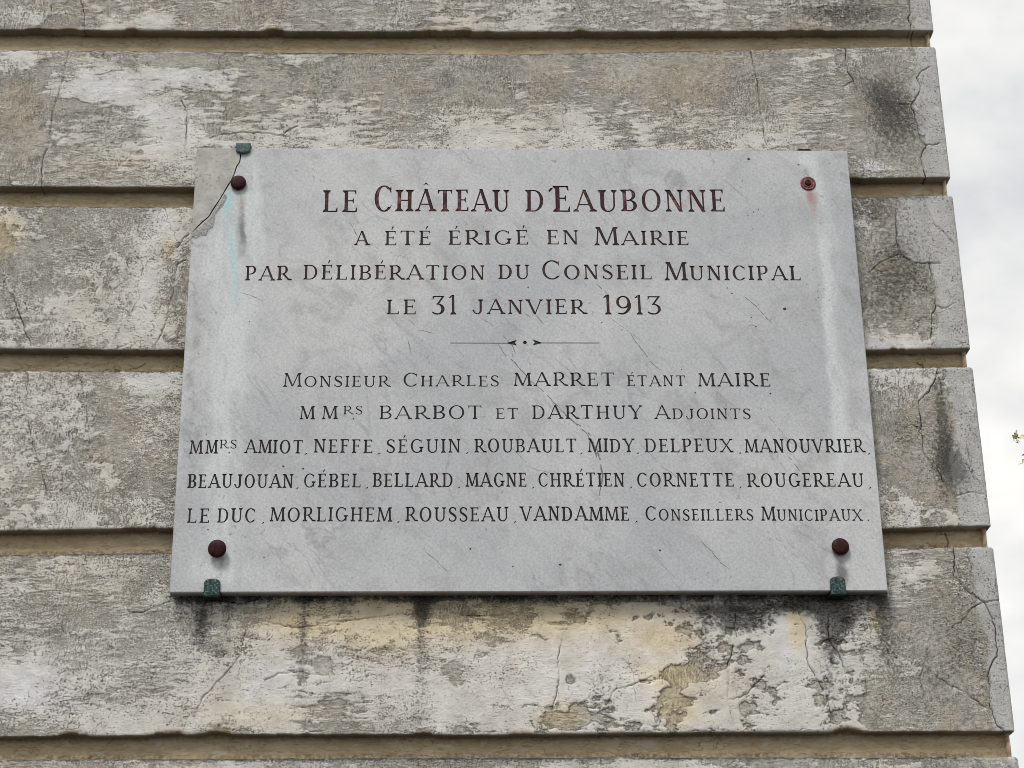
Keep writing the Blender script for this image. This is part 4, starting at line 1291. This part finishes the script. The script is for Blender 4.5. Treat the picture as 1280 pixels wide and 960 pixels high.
# rough spalled strip below the break: thin scales of stone
sp_px = [(284, 246), (279, 257), (274, 262), (269, 269), (268, 277), (266.5, 284), (260, 288), (257.6, 294.6), (250, 295), (245.4, 298.7), (239.4, 297)]
spl = [mm(*p) for p in sp_px]
lower = [crk_r[int(round(i))] for i in np.linspace(8, len(crk_r) - 1, len(spl))]
v3, f3 = [], []
for i in range(len(spl)):
    a, b = np.array(lower[i]), np.array(spl[i])
    a = a + (b - a) * 0.12
    for q_ in range(4):
        p = a + (b - a) * q_ / 3
        v3.append((max(p[0], 1.0) / 1000, PLY - 0.0003 - (0.0011 * rb_.random() if 0 < q_ < 3 else 0), GZ + p[1] / 1000))
for i in range(len(spl) - 1):
    for q_ in range(3):
        k = i * 4 + q_
        f3.append((k, k + 4, k + 5, k + 1))
M_SPALL = mat_flat("rough_broken_marble", (0.24, 0.24, 0.235), (0.44, 0.44, 0.43), 260, 0.9, bump=0.002)
mesh_obj("spalled_edge", v3, f3, M_SPALL, plaque)

# engraved writing: cut floors and cheeks, painted
DEPTH = 0.0014
for k, (vo, fl) in ink_parts.items():
    v2, f2 = compact([tuple(p) for p in vo], fl)
    cnt = {}
    for q_ in f2:
        for i in range(len(q_)):
            e_ = (q_[i], q_[(i + 1) % len(q_)])
            cnt.setdefault(tuple(sorted(e_)), []).append(e_)
    n = len(v2)
    v3 = [W3(p, PLY + DEPTH) for p in v2] + [W3(p, PLY) for p in v2]
    f3 = list(f2)
    for e_, l_ in cnt.items():
        if len(l_) == 1:
            a, b = l_[0]
            f3.append((a, b, b + n, a + n))
    ink = "black" if k == 'rule' else line_polys[k[0]][0]
    o = mesh_obj("ornamental_rule" if k == 'rule' else "engraved_word", v3, f3, M_INK[ink], plaque)
    if k != 'rule' and k[0] == 0: o["label"] = "large lettering of the top line in worn dark red paint"


# ------------------------------------------------------------------ bolts and clips
def lathe(prof, c, seg=36):
    """profile (radius, forward) turned about the axis pointing out of the wall (-y) through c"""
    v, f = [], []
    n = len(prof)
    for i in range(seg):
        a = 2 * math.pi * i / seg
        for r, h in prof: v.append((c[0] + r * math.cos(a), c[1] - h, c[2] + r * math.sin(a)))
    for i in range(seg):
        j = (i + 1) % seg
        for k in range(n - 1):
            f.append((i * n + k, i * n + k + 1, j * n + k + 1, j * n + k))
    return v, f


def rot_about(v, c, rx, rz):
    M_ = Euler((rx, 0, rz)).to_matrix()
    c = Vector(c)
    return [tuple(M_ @ (Vector(p) - c) + c) for p in v]


def bolt(px, py, rpx, lift, label, tilt=(0, 0)):
    c = at(px, py, PLY - lift)
    c = np.array([c[0], PLY, c[2]])
    t = tag(empty("fixing_bolt", tuple(c)), label, "bolt", "bolt caps fixing the plaque")
    r = rpx * 1.34e-3
    v, f = lathe([(0, .0001), (r * .62, .0001), (r * .62, lift)], c, 28)
    mesh_obj("collar", v, f, M_COLLAR, t, True)
    prof = [(r * .60, lift - .0004), (r * .93, lift - .0006), (r * .995, lift + .0012), (r, lift + .003), (r * .97, lift + .0048), (r * .9, lift + .0062), (r * .75, lift + .0073), (r * .45, lift + .0081), (r * .2, lift + .0082), (0.00005, lift + .008)]
    v, f = lathe(prof, c)
    rr = random.Random(int(px))
    v = [(a + rr.uniform(-1, 1) * 1.2e-4, b + rr.uniform(-1, 1) * 1.2e-4, d + rr.uniform(-1, 1) * 1.2e-4) for a, b, d in v]
    mesh_obj("cap", rot_about(v, c, *tilt), f, M_CAP, t, True)
    return t


bolt(298, 229.2, 10.6, .002, "dark red round bolt cap beside the crack of the plaque's broken corner", (.02, .03))
bolt(272, 686, 11.6, .010, "dark red bolt cap standing off the marble above the lower left clip", (.05, -.04))
bolt(1050, 684, 11.2, .004, "dark red bolt cap with a grey stain running down to the lower right clip", (-.03, .04))
# the fourth has lost its cap
c = at(1010, 229.6, PLY)
t = tag(empty("fixing_bolt", tuple(c)), "uncapped bolt showing a ringed reddish washer, near the plaque's upper right corner", "bolt")
r = 10.6 * 1.34e-3
v, f = lathe([(r * .98, -.0003), (r, .0012), (r * .92, .0024), (r * .80, .0022), (r * .72, .0012), (r * .60, .0018), (r * .50, .0026), (r * .42, .0022), (r * .40, .0006), (.0001, .0006)], c)
mesh_obj("washer", v, f, M_RING, t, True)
v, f = lathe([(r * .34, .0003), (r * .34, .0022), (r * .27, .0031), (.0001, .0033)], c, 24)
sh = mesh_obj("screw_head", v, f, M_CAP, t, True)
v, f = lathe([(r * .12, .0033), (r * .12, .0038), (.0001, .0038)], c, 16)
so = mesh_obj("socket", v, f, M_IRON, sh)
so.location = tuple(np.array(sh.location) * 0)
so.matrix_parent_inverse = Matrix.Identity(4)
me = so.data
me.transform(Matrix.Translation(-Vector(c)))
# (the socket's mesh was written relative to the screw head's own origin, which is the bolt's)
me.transform(Matrix.Translation(Vector(sh.location)))


def clip(px, py_edge, wpx, tongue_px, label, up, mat, lip=True):
    """bronze hook: pin in the wall, lip along the slab's edge and a rounded tongue in front of it"""
    zc = GZ if not up else GZ + PH
    x = at(px, py_edge, PLY)[0]
    hw = wpx * 1.34e-3 / 2
    tl = tongue_px * 1.34e-3
    k = -1 if up else 1                                # direction of the tongue over the face
    t = tag(empty("bronze_clip", (x, PLY, zc)), label, "clip", "clips holding the plaque's edges")
    if lip:
        # tongue: rounded tab with softened front
        ol = [(-hw, -.008), (hw, -.008)] + [(hw * math.cos(a) * 1.0, tl - hw * .55 + hw * .55 * math.sin(a)) for a in np.linspace(0, math.pi, 13)]
        rr = random.Random(int(px))
        lay = [(1.0, -.0006), (1.0, -.0040), (.93, -.0054), (.74, -.0062)]
        v, f = [], []
        n = len(ol)
        cz_ = (tl - .004) / 2
        for s_, y in lay:
            for a, b in ol:
                v.append((x + a * s_ + rr.uniform(-1, 1) * 2e-4, PLY + y, zc + k * (cz_ + (b - cz_) * s_ + rr.uniform(-1, 1) * 2e-4)))
        for j in range(len(lay) - 1):
            for i in range(n):
                f.append((j * n + i, j * n + (i + 1) % n, (j + 1) * n + (i + 1) % n, (j + 1) * n + i))
        f.append(tuple(range((len(lay) - 1) * n, len(lay) * n)))
        mesh_obj("tongue", v, f, mat, t)
    # lip and pin: a bar going back into the wall just outside the slab's edge
    w2, hh = hw * 1.12, .0058
    z1, z2 = (zc - .0008, zc - .0008 - hh) if not up else (zc + .0008, zc + .0008 + hh)
    y1 = PLY - .003 if lip else PLY + .004
    v = [(x + a, y, z) for y in (y1, .012) for z in (z1, z2) for a in (-w2, w2)]
    v[2] = (x - w2 * .8, y1 + .001, z2); v[3] = (x + w2 * .8, y1 + .001, z2)
    f = [(0, 1, 3, 2), (4, 6, 7, 5), (0, 2, 6, 4), (1, 5, 7, 3), (0, 4, 5, 1), (2, 3, 7, 6)]
    mesh_obj("pin", v, f, M_IRON if not up else (mat if lip else M_IRON), t)


clip(265, 739, 20, 17, "verdigris bronze clip gripping the plaque's lower edge at the left, near its lower left corner", False, M_BRONZE)
clip(1047.4, 739, 19, 18, "green bronze clip gripping the plaque's lower edge at the right, beside a grey stain", False, M_BRONZE)
clip(304.2, 186, 19.6, 10, "grey green bronze clip hooked over the plaque's upper edge at the top of the crack", True, M_BRONZE_GREY)
clip(1006, 187.5, 18, 0, "black stump of a broken clip in the slot above the plaque's upper right edge", True, M_IRON, lip=False)

# ------------------------------------------------------------------ a tree beyond the corner, only its twig tips reach the picture
tip = _C + (_M @ np.array([(1269 - 640) / FPX, (480 - 547) / FPX, -1.0])) * 13.0
tip2 = _C + (_M @ np.array([(1279 - 640) / FPX, (480 - 578) / FPX, -1.0])) * 13.0
tb = np.array([tip[0] + 2.3, tip[1] + 0.9, 0.0])
tree = tag(empty("tree", tuple(tb)), "pale leafed tree beyond the corner, only a twig with yellowish leaves showing against the sky", "tree")
M_BARK = mat_flat("grey_bark", (0.10, 0.085, 0.07), (0.2, 0.18, 0.15), 25, 0.9)
M_LEAF = mat_flat("yellow_green_leaf", (0.52, 0.52, 0.30), (0.72, 0.68, 0.42), 9, 0.6)


def limb(pts, rads, v, f, seg=8):
    b0 = len(v)
    for (p, r) in zip(pts, rads):
        for i in range(seg):
            a = 2 * math.pi * i / seg
            v.append((p[0] + r * math.cos(a), p[1] + r * math.sin(a) * .8, p[2] + r * math.sin(a) * .5))
    for j in range(len(pts) - 1):
        for i in range(seg):
            f.append((b0 + j * seg + i, b0 + j * seg + (i + 1) % seg, b0 + (j + 1) * seg + (i + 1) % seg, b0 + (j + 1) * seg + i))


rt = random.Random(11)
v, f = [], []
limb([tb + np.array([.05 * i, 0, 1.1 * i]) for i in range(9)], [.16 - .016 * i for i in range(9)], v, f, 10)
ends = []
for i in range(26):
    h = rt.uniform(3.2, 8.2)
    a = rt.uniform(0, 2 * math.pi)
    ln = rt.uniform(.8, 1.7) * (1.1 - abs(h - 5.5) / 6)
    s_ = tb + np.array([.05 * h / 1.1, 0, h])
    e_ = s_ + np.array([math.cos(a) * ln, math.sin(a) * ln, rt.uniform(.2, .9)])
    limb([s_, (s_ + e_) / 2 + np.array([0, 0, .1]), e_], [.035, .02, .006], v, f, 6)
    ends.append((s_, e_))
base_l = tb + np.array([.25, 0, 5.6])
limb([base_l, base_l * .5 + tip * .5 + np.array([0, 0, .25]), tip + np.array([.12, 0, -.02]), tip], [.03, .016, .007, .004], v, f, 6)
limb([base_l * .4 + tip * .6 + np.array([0, 0, .2]), tip2 + np.array([.1, 0, 0]), tip2], [.009, .005, .003], v, f, 6)
mesh_obj("trunk", v, f, M_BARK, tree, True)
v, f = [], []


def leaf(c, L_):
    d = Vector((rt.uniform(-1, 1), rt.uniform(-1, 1), rt.uniform(-1, .3))).normalized()
    n = d.cross(Vector((rt.uniform(-1, 1), rt.uniform(-1, 1), rt.uniform(-1, 1)))).normalized()
    c = Vector(c)
    k = len(v)
    w = L_ * .33
    v.extend([tuple(c), tuple(c + d * L_ * .45 + n * w), tuple(c + d * L_), tuple(c + d * L_ * .45 - n * w)])
    f.append((k, k + 1, k + 2, k + 3))


for s_, e_ in ends:
    for _ in range(130):
        q_ = rt.uniform(.25, 1.05)
        p = s_ + (e_ - s_) * q_ + np.array([rt.gauss(0, .2), rt.gauss(0, .2), rt.gauss(0, .18)])
        leaf(p, rt.uniform(.04, .07))
for tp, n in ((tip, 16), (tip2, 9)):
    for _ in range(n):
        leaf(tp + np.array([abs(rt.gauss(0, .03)) - .012, rt.gauss(0, .02), rt.gauss(0, .028)]), rt.uniform(.028, .05))
mesh_obj("crown", v, f, M_LEAF, tree)
